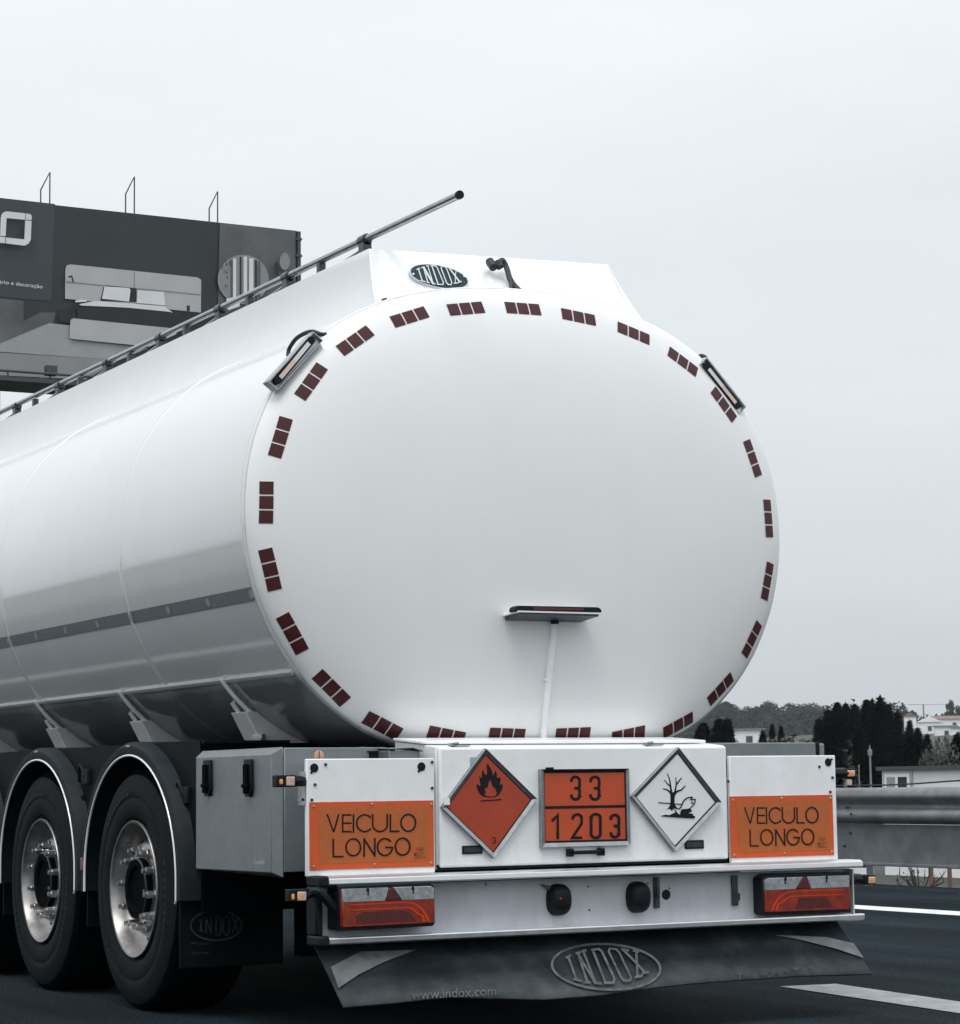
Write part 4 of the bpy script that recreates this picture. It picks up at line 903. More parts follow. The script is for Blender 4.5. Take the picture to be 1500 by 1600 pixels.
# rear-facing cabinet behind the sign panel
YC=.19
a=PY(440,1168,YC); b=PY(604,1164,YC)
mb=MB(); mb.box(-1.19,b.x-.004,YC+.013,.70,.645,1.108); cb=mb.build('cabinet','cab',T)
MB().box(-1.232,b.x,YC,YC+.012,.640,1.113).build('cabinet_cover','cab',cb,bevel=.003)
MB().box(-1.2,-1.191,YC+.02,.30,.65,1.1).build('cabinet_dark_strip','black',cb)  # black strip stands in for the shaded gap beside the toolbox
p=PY(498.5,1181,YC-.002); mb=MB(); disc(mb,p.x,YC-.001,p.z,.022,.001); dd=mb.build('round_decal','rust',cb); 
MB().box(p.x-.0012,p.x+.0012,YC-.004,YC-.003,p.z-.02,p.z+.02).build('decal_slit','ink',cb)
a,b=PY(577,1175,YC-.002),PY(591,1186,YC-.002); MB().box(a.x,b.x,YC-.004,YC-.001,b.z-.02,a.z).box(a.x-.008,b.x+.008,YC-.008,YC-.001,a.z-.002,a.z+.004).build('cabinet_slot','ink',cb)
a=PY(606,1166,.10); b=PY(660,1163,.10)
mb=MB(); mb.box(a.x,-.70,.09,.36,.66,1.098); mb.prism([(a.x+.0,.08,1.102),(-.735,.08,1.106),(-.70,.06,1.092),(-.70,.36,1.108),(a.x,.36,1.112)],(0,0,.006)); mb.build('cabinet_wing','cab',T,bevel=.002)
# right cabinet
mb=MB(); a=PY(1283,1160,.35); mb.box(.70,a.x-.03,.35,.8,.64,a.z); mb.build('cabinet','cab',T,bevel=.004)
mb=MB(); mb.box(a.x-.029,a.x-.005,.355,.8,.64,a.z-.002); mb.build('cabinet_dark_strip','black',T)
mb=MB(); mb.box(a.x-.004,a.x+.025,.36,.8,.64,a.z-.004); mb.build('cabinet_edge','steelbox',T,bevel=.006)

# ---- saddles
def th_z(z): return find_th(z,-1)
for k in range(5):
    Y0=1.205+1.275*k
    sd_=thing('saddle','','',(0,Y0,0)); sd_.parent=T
    for kk in ('label','category'): del sd_[kk]
    a0,a1=math.degrees(th_z(1.43)),math.degrees(math.pi+R(62))
    def strip(y,w,off,nm,mt,a0,a1,taper=True):
        mb=MB(); n=30; vs=[]
        for i in range(n+1):
            f=i/n; h=off*min(1,f*7) if taper else off; t=R(a0+(a1-a0)*f)
            vs+=[sect(t,y,1,-.002),sect(t,y,1,h),sect(t,y+w,1,h),sect(t,y+w,1,-.002)]
        mb.add(vs,[(i*4+j,i*4+j+1,(i+1)*4+j+1,(i+1)*4+j) for i in range(n) for j in range(3)]); o=mb.build(nm,mt,sd_); o.location=(0,-Y0,0); return o
    def rib(y,w,off,a0,a1):
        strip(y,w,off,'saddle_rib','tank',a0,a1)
        n=30; o=MB().tube([sect(R(a0+(a1-a0)*i/n),y+w/2,1,off*min(1,i/n*7)+.012) for i in range(n+1)],.011,10).build('rib_edge','lip',sd_); o.location=(0,-Y0,0)
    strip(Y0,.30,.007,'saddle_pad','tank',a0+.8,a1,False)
    rib(Y0-.006,.012,.005,a0,a1)
    a2=math.degrees(th_z(1.335)); rib(Y0+.09,.012,.018,a2,a1)
    # leg: box from the belly to the chassis
    mb=MB(); ta=math.degrees(th_z(1.285))
    inner=[sect(R(ta+(238-ta)*i/8),0,1,-.002) for i in range(9)]
    out2=[(-.975,1.285),(-.815,.99),(-.50,.99)]+[(p.x,p.z) for p in reversed(inner)]
    mb.prism([(x,Y0-.012,z) for x,z in out2],(0,.165,0)); o=mb.build('saddle_leg','leg',sd_,bevel=.006); o.location=(0,-Y0,0)
mb=MB(); p=PY(388,1150,1.3); mb.tube([(p.x,1.18,1.10),(p.x,1.18,1.17)],.02,10); mb.tube([(p.x,1.18,1.17),(p.x,1.18,1.19)],.028,10); mb.build('tank_fitting','bracket',T)

# ---- skirts, mudguards, wheels
AX=[1.827+1.31*k for k in range(3)]; WZ=.527
mb=MB(); mb.box(-1.20,-1.19,1.10,6.2,.60,1.163); mb.box(-1.20,-.9,1.10,6.2,1.150,1.163)
MB_s=mb
# cut simple arches: build the skirt as strips between wheels instead
mb=MB(); pts=[(1.10,1.163)]
zlow=.56
y=1.10
poly=[(1.16,1.163),(1.16,.62)]
for ax in AX:
    poly.append((ax-.60,.62))
    for i in range(1,20):
        a=math.pi-math.pi*i/20; poly.append((ax+.60*math.cos(a),WZ+.60*math.sin(a)+.0))
    poly.append((ax+.60,.62))
poly+=[(5.9,.62),(5.9,1.163)]
mb.prism([(-1.195,a,b) for a,b in poly],(.012,0,0))
mb.box(-1.19,-.8,1.12,9,1.150,1.162)
mb.build('side_skirt','skirt',T)
mb=MB(); mb.box(1.18,1.19,1.12,9,.62,1.15); mb.box(.8,1.19,1.12,9,1.150,1.162); mb.build('side_skirt','skirt',T)
for side in (-1,1):
    for k,ax in enumerate(AX):
        mb=MB(); n=36; xo,xi=side*1.262,side*.86; vs=[]
        ri,ro=.585,.645
        def arcpt(i,r,x):
            if i<=2: f=(2-i)/2; return (x,ax+.016-r*(1-f*.0),WZ+.05*(1-f) - .0+ (-.0)*f -.03*f+.0) 
            if i>=n-2: f=(i-(n-2))/2; return (x,ax+.016+r,WZ+.05*(1-f)-.03*f)
            a=math.pi-math.pi*(i-2)/(n-4); return (x,ax+.016+r*math.cos(a),WZ+.05+(r-.05)*math.sin(a))
        for i in range(n+1):
            vs+=[arcpt(i,ri,xo),arcpt(i,ri+.012,xo-side*-.004 if False else xo+side*.004),arcpt(i,ro-.018,xo+side*.002),arcpt(i,ro,xo-side*.022),arcpt(i,ro,xi),arcpt(i,ro-.02,xi),arcpt(i,ri+.01,xo-side*.03)]
        q=7
        fs=[(i*q+j,i*q+(j+1)%q,(i+1)*q+(j+1)%q,(i+1)*q+j) for i in range(n) for j in range(q)]+[tuple(range(q)),tuple(n*q+j for j in range(q))]
        mb.add(vs,fs); g=mb.build('mudguard','guard',T,ang=40)
        mb=MB(); mb.tube([Vector(arcpt(i,ri,xo+side*.001)) for i in range(n+1)]+([]),.0055,8)
        if side<0: mb.tube([Vector(arcpt(0,ri,xo)),Vector(arcpt(0,ri-.012,xo))+Vector((0,0,-.012)),Vector(arcpt(0,ri+.03-.06,xo))+Vector((0,-.0,-.012))][:2],.0055,8)
        mb.build('edge_trim','lip',g)
        if side<0:
            p=arcpt(n//2,.625,xo-.002); MB().box(p[0]-.003,p[0],p[1]-.02,p[1]+.025,p[2]-.003,p[2]+.006).build('maker_mark','stape2',g)
def wheel_src():
    w=bpy.data.objects.new('wheel',None); C.objects.link(w); w.parent=T
    # axis X, outer side -X ; outer plane at x=-.0
    t=MB(); t.lathe([(.34,.30),(.36,.36),(.375,.44),(.36,.50),(.345,.522),(.30,.532),(.075,.532),(.03,.522),(.012,.50),(.004,.47),(-.004,.44),(-.006,.41),(-.002,.40),(-.006,.385),(-.004,.34),(.004,.318),(.02,.305),(.03,.29)],72)
    ty=t.build('tyre','tyre',w,ang=28); ty.data.materials.append(M['tread'])
    for pl in ty.data.polygons:
        c=pl.center; rr_=math.hypot(c.y,c.z)
        if rr_>.505: pl.material_index=1
    tr=MB()
    for x in (.10,.15,.205,.26,.31): tr.lathe([(x-.005,.5325),(x+.005,.5325)],72)
    tr.build('tread_groove','chassis',ty)
    mk=MB()
    rr=random.Random(5)
    for k in range(3):
        a0=k*2.1+.6
        for j in range(9):
            a=a0+j*.085; r0,r1=.405,.425
            v=[(-.0075,math.cos(a+d)*r,math.sin(a+d)*r) for r,d in ((r0,0),(r1,0),(r1,.05),(r0,.05))]; mk.face(v)
    mk.build('sidewall_marks','guard',ty,fix=False)
    r=MB(); r.lathe([(.03,.285),(.012,.296),(.002,.300),(-.004,.297),(-.002,.288),(.012,.281),(.05,.274),(.095,.262),(.105,.245),(.095,.228),(.070,.212),(.050,.198),(.044,.18),(.042,.150),(.042,.128),(.044,.12)],72)
    rim=r.build('rim','rim',w,ang=50)
    hh=MB()
    for i in range(10):
        a=2*math.pi*(i+.5)/10; c=(.082,math.cos(a)*.222,math.sin(a)*.222)
        hh.lathe([(-.0015,.0001),(-.0015,.015),(.0,.017)],12,'X',c)
    hh.build('hand_hole','ink',rim)
    nd=None
    for i in range(10):
        a=2*math.pi*i/10; y,z=math.cos(a)*.1675,math.sin(a)*.1675
        hn=MB(); hn.tube([(.045,0,0),(.034,0,0)],.022,14); hn.tube([(.036,0,0),(.002,0,0)],.017,6); hn.tube([(.004,0,0),(-.014,0,0)],.011,10)
        o=hn.build('wheel_nut','nut',rim); o.location=(0,y,z); o.rotation_euler=(a,0,0)
        if nd: o.data=nd
        else: nd=o.data
    h=MB(); h.lathe([(.06,.134),(.018,.133),(.008,.126),(.008,.10),(.022,.09),(.022,.0001)],48); hb=h.build('hub','hub',w,ang=30)
    h=MB(); h.lathe([(.016,.1335),(.009,.1350),(.007,.130)],48); h.build('hub_ring','dk',hb)
    pp=MB().box(-.002,.004,-.03,-.015,-.06,-.04) if False else MB().lathe([(-.001,.0001),(-.001,.009),(.003,.010)],8,'X',(.006,-.112,.005)); pp.build('red_tag','redpost',hb)
    return w
w0=wheel_src()
def copy_wheel(src,loc,rz=0,rx=0):
    c=src.copy(); C.objects.link(c); c.parent=T; c.location=loc; c.rotation_euler=(rx,0,rz)
    for ch in list(src.children):
        d=ch.copy(); C.objects.link(d); d.parent=c
        for g in list(ch.children): e_=g.copy(); C.objects.link(e_); e_.parent=d
    return c
XW=-1.244
for k,ax in enumerate(AX[1:]): copy_wheel(w0,(XW,ax,WZ),0,.37*(k+1))
for k,ax in enumerate(AX): copy_wheel(w0,(-XW,ax,WZ),math.pi,.2*k)
w0.location=(XW,AX[0],WZ); w0.rotation_euler=(.12,0,0)
# side flap with emblem behind the last wheel
YFp=1.245
mb=MB(); mb.box(-1.25,-.78,YFp,YFp+.012,.215,.60); wf=mb.build('wheel_flap','skirt',T,bevel=.003)
for ax in AX[1:]: MB().box(-1.22,-.82,ax-.63,ax-.62,.33,.58).build('wheel_flap','skirt',T)
cw=lambda x,y:(290+x/12.5,1400+y/12.5)
s=Strokes(lambda x,y:PY(*cw(x,y),YFp-.001),(0,-1,0),.0003)
s.stroke(arc(600,575,500,290,0,350,40),32,closed=True)
for pts in ([(300,480),(300,660)],[(270,480),(330,460)],[(275,670),(335,690)],[(400,420),(400,720)],[(400,430),(495,720)],[(495,400),(495,740)],[(590,400),(590,760)],[(590,395),(650,400),(690,450),(690,700),(650,760),(590,760)],[(900,400),(1020,700)],[(1010,410),(910,720)]): s.stroke(pts,26)
s.stroke(arc(790,580,60,190,0,345,20),26,closed=True)
s.build('flap_emblem','flapmark2',wf)
rr=random.Random(6); s=Strokes(lambda x,y:PY(x,y,YFp-.001),(0,-1,0),.0002)
for y0_,x0_,x1_ in ((1474,298,330),(1489,299,326)):
    x=x0_
    while x<x1_: s.stroke([(x,y0_+rr.uniform(-2,2)),(x+rr.uniform(1,2.4),y0_+rr.uniform(-2.5,2.5))],.9); x+=rr.uniform(1.6,2.6)
s.build('flap_small_print','flapmark2',wf)
# small amber side reflectors
for px,py,r in ((119,1244,.018),):
    p=PX(px,py,-1.205); mb=MB(); mb.tube([(-1.196,p.y,p.z),(-1.215,p.y,p.z)],r,14); mb.build('side_marker','redpost',T,bevel=.003)
p=PX(130,1350,-1.26); MB().box(-1.272,-1.262,p.y-.014,p.y+.014,p.z-.03,p.z+.03).build('side_marker','redpost',T,bevel=.006)
# brake hoses / valve clutter on the skirt
rr=random.Random(2)
for cy,cz in ((1.30,.93),(2.58,1.02),(2.66,.90)):
    mb=MB(); mb.box(-1.215,-1.196,cy-.04,cy+.04,cz-.03,cz+.04); mb.tube(catmull([(-1.21,cy,cz),(-1.22,cy+.05,cz+.06),(-1.21,cy+.09,cz-.02)],5),.008,6)
    mb.build('valve_cluster','guard',T,bevel=.003)
# chassis
mb=MB()
for sx in (-1,1): mb.box(sx*.44-.05,sx*.44+.05,.2,11,.66,1.08)
for ax in AX: mb.tube([(-1.0,ax,WZ),(1.0,ax,WZ)],.075,14); mb.box(-.56,-.38,ax-.4,ax+.5,.45,.68); mb.box(.38,.56,ax-.4,ax+.5,.45,.68)
for y in (.35,1.0,2.5,3.8,5.1,6.4): mb.box(-1.0,1.0,y,y+.08,.98,1.06)
mb.box(-.9,.9,.25,1.1,.55,.66); mb.box(-.75,.75,1.12,1.2,.25,1.0)
mb.build('chassis','chassis',T)
mb=MB(); mb.box(-1.19,1.18,1.13,1.16,.45,1.15); mb.build('inner_light_block','chassis',T)  # full-width plate added to keep light from leaking in under the tank
mb=MB(); mb.tube([(-.8,.6,.50),(.8,.6,.50)],.06,12); mb.build('discharge_pipe','chassis',T)
# landing of the front: fifth-wheel end legs out of frame
mb=MB()
for sx in (-1,1): mb.box(sx*.7-.06,sx*.7+.06,9.2,9.32,.25,1.1); mb.box(sx*.7-.15,sx*.7+.15,9.1,9.42,.2,.25)
mb.build('landing_leg','chassis',T)

# ================================================================ BILLBOARD
YB=45; 
B=thing('billboard','large dark roadside billboard with a bedroom advert and three lamp brackets on top','billboard',(14,YB,hgt(14,YB)))
def bput(mb,name,mt,parent=None,**k):
    bz=B.location
    mb.v=[(x-bz.x,y-bz.y,z-bz.z) for x,y,z in mb.v]; 
    o=mb.build(name,mt,parent or B,**k); return o
BX0_,BX1_,BZ0,BZ1=8.7,18.7,10.56,14.68
mb=MB(); mb.box(BX0_,BX1_,YB,YB+.35,BZ0,BZ1)
M['bb']=mat('billboard_print_dark',(.019,.026,.031),.5,noise_amt=.25,noise_scale=.6)
M['bb2']=mat('billboard_print_slate',(.032,.047,.056),.5,noise_amt=.08,noise_scale=.6)
M['bbg']=mat('billboard_print_grey',(.10,.105,.11),.5,noise_amt=.35,noise_scale=1.2)
M['bbl']=mat('billboard_print_light',(.42,.42,.43),.5,noise_amt=.07,noise_scale=1.5)
M['bbll']=mat('billboard_print_white',(.66,.67,.69),.5,noise_amt=.06,noise_scale=2)
M['bbm']=mat('billboard_print_mid',(.24,.245,.25),.5,noise_amt=.1,noise_scale=1.0)
M['bbf']=mat('billboard_print_floor',(.30,.315,.32),.5,noise_amt=.12,noise_scale=1.4)
M['bbk']=mat('billboard_print_black',(.005,.009,.012),.5)
board=bput(mb,'board_panel','bb')
cbb=lambda x,y:(x/3,240+y/3)
_lay=[0]
POST=MB()
def bp_(pts,mt,nm='',conv=cbb):
    _lay[0]+=1; y=YB-.006-.004*_lay[0]
    POST.use(mt); POST.poly([PY(*conv(*p),y) for p in pts])
bp_([(-200,185),(258,236),(240,692),(-200,652)],'bb2','slate_panel')
bp_([(-200,660),(110,690),(110,830),(-200,930)],'bbg','dresser_print'); bp_([(-200,940),(190,745),(260,745),(250,800),(-200,1000)],'bbg','floor_print')
bp_([(-200,900),(0,890),(230,795),(330,805),(330,865),(700,910),(560,968),(-200,915)],'bbf','rug_print')
bp_([(-200,920),(560,968),(400,1060),(-200,1028)],'bbm','floor_print')
bp_([(1030,325),(1385,362),(1385,700),(1020,760)],'bbg','wall_print')
bp_([(270,738),(370,700),(1000,740),(1010,830),(800,850),(275,790)],'bbk','bed_frame_print')
bp_([(306,545),(312,525),(330,519),(925,580),(943,592),(942,745),(305,680)],'bbl','headboard_print')
bp_([(627,555),(632,555),(632,650),(627,650)],'bbm','headboard_seam_print'); bp_([(310,598),(940,658),(940,663),(310,603)],'bbm','headboard_seam_print')
bp_([(470,690),(485,625),(498,618),(640,632),(640,695)],'bbk','dark_pillow_print')
bp_([(478,680),(490,622),(605,630),(612,640),(605,694)],'bbll','pillow_print'); bp_([(645,640),(768,648),(776,712),(640,700)],'bbll','pillow_print')
bp_([(352,690),(380,684),(405,686),(408,694),(355,697)],'bbll','sheet_print'); bp_([(370,706),(450,690),(770,715),(810,745),(600,722),(380,712)],'bbll','sheet_print')
bp_([(360,722),(600,722),(800,742),(830,800),(840,840),(365,780)],'bbk','blanket_print')
bp_([(326,862),(330,780),(345,772),(800,818),(830,845),(700,905),(335,868)],'bbl','bench_print')
# round mirror with reflected curtains
cir=lambda cx,cy,rx,ry,a0=0,a1=360,n=28:[(cx+rx*math.cos(R(a0+(a1-a0)*i/n)),cy-ry*math.sin(R(a0+(a1-a0)*i/n))) for i in range(n)]
bp_(cir(1140,590,120,116),'bbm','mirror_print')
for x,w_,mt in ((1085,10,'bbg'),(1100,14,'bbll'),(1128,8,'bbk'),(1150,16,'bbll'),(1178,20,'bbll'),(1200,8,'bbk'),(1215,10,'bbg')):
    bp_([(x-w_/2,480+abs(x-1140)*.3),(x+w_/2,480+abs(x-1140)*.3),(x+w_/2,690),(x-w_/2,690)],mt,'curtain_print')
rr=random.Random(9)
for k in range(16):
    x=1052+rr.uniform(-22,26); y=540+rr.uniform(-40,90); bp_([(x,y),(x+rr.uniform(3,9),y-rr.uniform(2,12)),(x+rr.uniform(2,8),y+rr.uniform(3,14))],'bbk','plant_print')
bp_([(1285,520),(1297,505),(1308,530),(1306,575),(1290,570)],'bbk','vase_print'); bp_([(1060,680),(1120,668),(1125,715),(1070,735)],'bbll','table_print')
bp_(cir(1335,505,24,40),'bbm','lamp_glow_print'); bp_([(875,712),(890,712),(890,738),(875,738)],'bbk','bottle_print')
bp_([(318,575),(338,570),(348,603),(340,603),(334,580),(322,582)],'bbk','wall_lamp_print')
# broken square letter
clo=lambda x,y:(x/8.892,300+y/8.892)
def bl_poly(pts,nm='logo_letter'): bp_(pts,'bbll',nm,clo)
_lay[0]+=1
bl_poly([(10,370),(18,320),(45,285),(90,268),(350,296),(350,385),(92,362),(78,612),(0,612),(5,500)])
bl_poly([(358,298),(410,305),(435,320),(442,345),(438,390),(358,384)])
bl_poly([(350,394),(438,402),(428,660),(400,715),(345,745),(84,715),(84,632),(338,658)])
bl_poly([(-60,618),(74,625),(74,712),(-60,700)])
bput(POST,'printed_poster',None,board,smooth=False,fix=False)
text_obj('slogan_lettering','ário e decoração',lambda u,y:PY(-2+u*68,443+u*8-y*8.5,YB-.25)-Vector(B.location),(0,-1,0),'bbll',board,.02)
mb=MB(); mb.box(BX1_,BX1_+.09,YB-.05,YB+.3,BZ0,BZ1-.02)
for i in range(9): mb.box(BX1_-.05,BX1_+.11,YB-.08,YB-.05,BZ1-.25-i*.42,BZ1-.19-i*.42)
bput(mb,'edge_frame','dk')
mb=MB(); mb.box(BX0_-.05,BX1_+.05,YB-1.0,YB+.5,BZ0-.32,BZ0-.22); 
mb.tube([(BX0_,YB-1.0,BZ0-.1),(BX1_,YB-1.0,BZ0-.1)],.03,8)
for i in range(10): mb.tube([(BX0_+.4+i,YB-1.0,BZ0-.32),(BX0_+.4+i,YB-.9,BZ0-.05)],.02,6); mb.tube([(BX0_+.4+i,YB-1,BZ0-.28),(BX0_+.4+i,YB,BZ0-.02)],.025,6)
mb.box(12.0,12.25,YB-1.0,YB-.8,BZ0-.12,BZ0+.1)
bput(mb,'service_walkway','roofdark')
for px,py in ((78,269),(210,276),(340,299)):
    mb=MB(); tp=PY(px,py,YB); bt=PY(px-1,py+50,YB); x2=PY(px-12,py+30,YB)
    mb.tube([(tp.x,YB,BZ1-.1),(tp.x,YB,tp.z),(tp.x-.22,YB-.0,tp.z-.45),(tp.x-.22,YB,BZ1-.1)],.018,6); bput(mb,'lamp_bracket','dk')
for xx in (11.2,16.2):
    mb=MB(); mb.tube([(xx,YB+.7,hgt(xx,YB)-.3),(xx,YB+.7,BZ1-.6)],.22,12); bput(mb,'support_post','dk')

# ================================================================ BACKGROUND ON THE RIGHT
def at(px,dist):   # horizontal point at this distance along a sight line
    d=ray(px,1200); k=dist/math.hypot(d.x,d.y); return CX+d.x*k, CY+d.y*k
def zat(py,px,dist):
    d=ray(px,py); k=dist/math.hypot(d.x,d.y); return CZ+d.z*k
# white building with window
XB_=40
a=PX(1378,1203,XB_); ytop=a.y; zt=1.26; base=hgt(XB_,ytop)
bd=thing('white_building','long low white building with dark flat roof edge beyond the guard rail','building',(XB_,ytop,base))
def bbx(name,mt,x0,x1,y0,y1,z0,z1,par=None,bev=0):
    return MB().box(x0-XB_,x1-XB_,y0-ytop,y1-ytop,z0-base,z1-base).build(name,mt,par or bd,bevel=bev)
wl=bbx('wall','wall',XB_,XB_+9,20,ytop,base-1,zt-.02)
bbx('roof_edge','roofdark',XB_-.15,XB_+9.1,19.9,ytop+.1,zt-.02,zt+.10)
w1=PX(1384,1209,XB_); w2=PX(1424,1240,XB_)
fr=bbx('window','panel',XB_-.06,XB_-.01,w2.y,w1.y,.0,w1.z)
ym=PX(1403,1209,XB_).y; t_=.12
bbx('pane','blind',XB_-.075,XB_-.062,ym+t_*.6,w1.y-t_,.02,w1.z-.1,fr); bbx('pane','glass',XB_-.075,XB_-.062,w2.y+t_,ym-t_*.6,.02,w1.z-.1,fr)
bbx('window_surround','bracket',XB_-.03,XB_-.001,w2.y-.1,w1.y+.1,-.05,w1.z+.08,fr)
# poles and wires
def pole(px,pt,pb,dist,r,label,head=True):
    x,y=at(px,dist); z0=hgt(x,y); z1=zat(pt,px,dist)
    t=thing('pole' if not head else 'street_lamp',label,'pole' if not head else 'street lamp',(x,y,z0))
    MB().tube([(0,0,0),(0,0,z1-z0)],[r*1.15,r*.8],10).build('pole_shaft','pole',t)
    if head:
        MB().box(-.045,.045,-.045,.045,z1-z0-.22,z1-z0-.06).build('lamp_head','pole',t,bevel=.02); MB().tube([(0,0,z1-z0-.1),(0,0,z1-z0+.05)],.012,6).build('lamp_finial','pole',t)
    else: MB().tube([(0,0,z1-z0),(0,0,z1-z0+.05)],r*1.3,8).build('pole_cap','pole',t)
pole(1360,1167,1230,60,.030,'grey lamp pole in front of the dark conifers left of the white building')
pole(1342,1199,1230,50,.014,'thin grey post just right of the tanker lamp above the guard rail',False)
wr=MB(); pa,pb,pc=PX(1290,1228,12),PX(1400,1226,12),PX(1500,1219.5,12); wr.tube(catmull([pa+(pa-pb)*2,pa,pb,pc,pc+(pc-pb)*1.5],6),.010,6)
wo=wr.build('power_cable','cable'); tag(wo,'thin black cable stretched above the guard rail in front of the white building','cable')
# white barrier seen under the rail, two red-brown posts, dry shrub
for px,wd in ((1449,8),(1478,7)):
    x,y=at(px,26); z0=hgt(x,y); ww=wd/F*26
    o=MB().tube([(0,0,-.3),(0,0,.30-z0)],ww/2,10).build('wooden_post','redpost'); o.location=(x,y,z0)
    tag(o,'reddish brown post under the guard rail, '+('nearer the dry shrub' if px<1460 else 'at the right edge of the view'),'post')
def shrub(px,dist,h,n,label,seed,mt='twig',name='dry_shrub',cat='shrub'):
    rr=random.Random(seed); x,y=at(px,dist); mb=MB()
    for k in range(n):
        a=rr.uniform(0,6.28); l=h*rr.uniform(.5,1.1); t=rr.uniform(.3,1.2); r=h*.025
        p=Vector((math.cos(a)*h*.1,math.sin(a)*h*.1,0)); q=p+Vector((math.cos(a)*math.sin(t),math.sin(a)*math.sin(t),math.cos(t)))*l*.6; u=q+Vector((rr.uniform(-.3,.3),rr.uniform(-.3,.3),rr.uniform(.2,.7)))*l*.5
        mb.tube([p,q,u],[r,r*.6,r*.2],5,cap=False)
        for j in range(6):
            c=q.lerp(u,rr.random())+Vector((rr.uniform(-1,1),rr.uniform(-1,1),rr.uniform(-1,1)))*h*.08; s_=h*rr.uniform(.02,.07); d1=Vector((rr.uniform(-1,1),rr.uniform(-1,1),rr.uniform(-1,1))); d2=Vector((rr.uniform(-1,1),rr.uniform(-1,1),rr.uniform(-1,1))); mb.face([c,c+d1*s_,c+d2*s_])
    o=mb.build(name,mt,fix=False,smooth=False); o.location=(x,y,hgt(x,y)); tag(o,label,cat); return o
shrub(1432,24,.42,16,'dark dry shrub under the guard rail beside the red-brown post',4)
# trees
def crown_mesh(kind,seed,n):
    rr=random.Random(seed); mb=MB()
    if kind=='conifer':   # unit: height 1, radius .2
        for k in range(n):
            t=rr.random()**1.25*.98; rmax=.22*(1-t)**.88*(1+.13*math.sin(t*34+seed)+.10*math.sin(t*13))+.004
            a=rr.uniform(0,6.283); r=rmax*rr.uniform(.45,1.0)*(1+.25*math.sin(a*3+seed)); z=.04+t*.96
            c=Vector((math.cos(a)*r,math.sin(a)*r,z)); s_=.012+.028*(1-t)*rr.uniform(.5,1.2)
            out_=Vector((math.cos(a),math.sin(a),rr.uniform(-.1,.8))).normalized(); sd=out_.cross(Vector((0,0,1))).normalized()
            tip=c+out_*s_*2.2; mb.face([c-sd*s_*.6,tip,c+sd*s_*.6]); up=Vector((rr.uniform(-.4,.4),rr.uniform(-.4,.4),1)).normalized(); mb.face([c-sd*s_*.5,c+up*s_*1.7,c+sd*s_*.5])
        for k in range(130): # wispy leaders
            a=rr.uniform(0,6.283); z=rr.uniform(.55,.99); r=.2*(1-z)*rr.uniform(.3,1); c=Vector((math.cos(a)*r,math.sin(a)*r,z)); mb.face([c+Vector((-.006,0,0)),c+Vector((.006,0,0)),c+Vector((rr.uniform(-.01,.01),0,rr.uniform(.015,.035)))])
    else:
        lobes=[(Vector((rr.uniform(-.26,.26),rr.uniform(-.26,.26),rr.uniform(.42,.86))),rr.uniform(.10,.24)) for _ in range(11)]
        for k in range(n):
            c0,r0=lobes[rr.randrange(len(lobes))]
            d=Vector((rr.gauss(0,1),rr.gauss(0,1),rr.gauss(0,1))).normalized(); c=c0+d*r0*rr.random()**.35
            s_=rr.uniform(.012,.030); e1=Vector((rr.uniform(-1,1),rr.uniform(-1,1),rr.uniform(-1,1))).normalized(); e2=e1.cross(d+Vector((.01,.3,0))).normalized()
            mb.face([c-e1*s_,c+e2*s_,c+e1*s_,c-e2*s_])
    return mb
def tree_proto(kind,seed,n,mt):
    t=bpy.data.objects.new('conifer_tree' if kind=='conifer' else 'broadleaf_tree',None); C.objects.link(t)
    crown_mesh(kind,seed,n).build('crown',mt,t,smooth=False,fix=False)
    tr=MB(); tr.tube([(0,0,-.05),(.004,0,.4),(0,.003,.93 if kind=='conifer' else .6)],[.018,.012,.003],7)
    if kind!='conifer':
        rr=random.Random(seed)
        for k in range(6): a=rr.uniform(0,6.28); tr.tube([(0,0,.25+.05*k),(math.cos(a)*.12,math.sin(a)*.12,.45+.05*k),(math.cos(a)*.2,math.sin(a)*.2,.62+.04*k)],[.009,.006,.002],5)
    tr.build('trunk','bark',t); return t
PC=[tree_proto('conifer',s,3800,'leafdark') for s in (1,2,3)]
PB=[tree_proto('broad',s,2600,'leafmid') for s in (11,12,13)]
PBp=[tree_proto('broad',s,2200,'leafpale') for s in (21,22)]
used=set()
def place(protos,px,top,dist,wr_,label,cat='tree',group=None,name=None,rr=random.Random(77)):
    src=protos[rr.randrange(len(protos))]
    x,y=at(px,dist); z0=hgt(x,y); h=zat(top,px,dist)-z0
    if src.name not in used and not src.get('label'):
        o=src
    else:
        o=src.copy(); C.objects.link(o)
        for ch in src.children: c=ch.copy(); C.objects.link(c); c.parent=o
    used.add(src.name)
    o.location=(x,y,z0-.2); o.scale=(h*wr_,h*wr_,h+.2); o.rotation_euler=(0,0,rr.uniform(0,6.28))
    o['label']=label; o['category']=cat
    if group:o['group']=group
    if name:o.name=name
    return o
G='dark conifers standing beyond the guard rail'
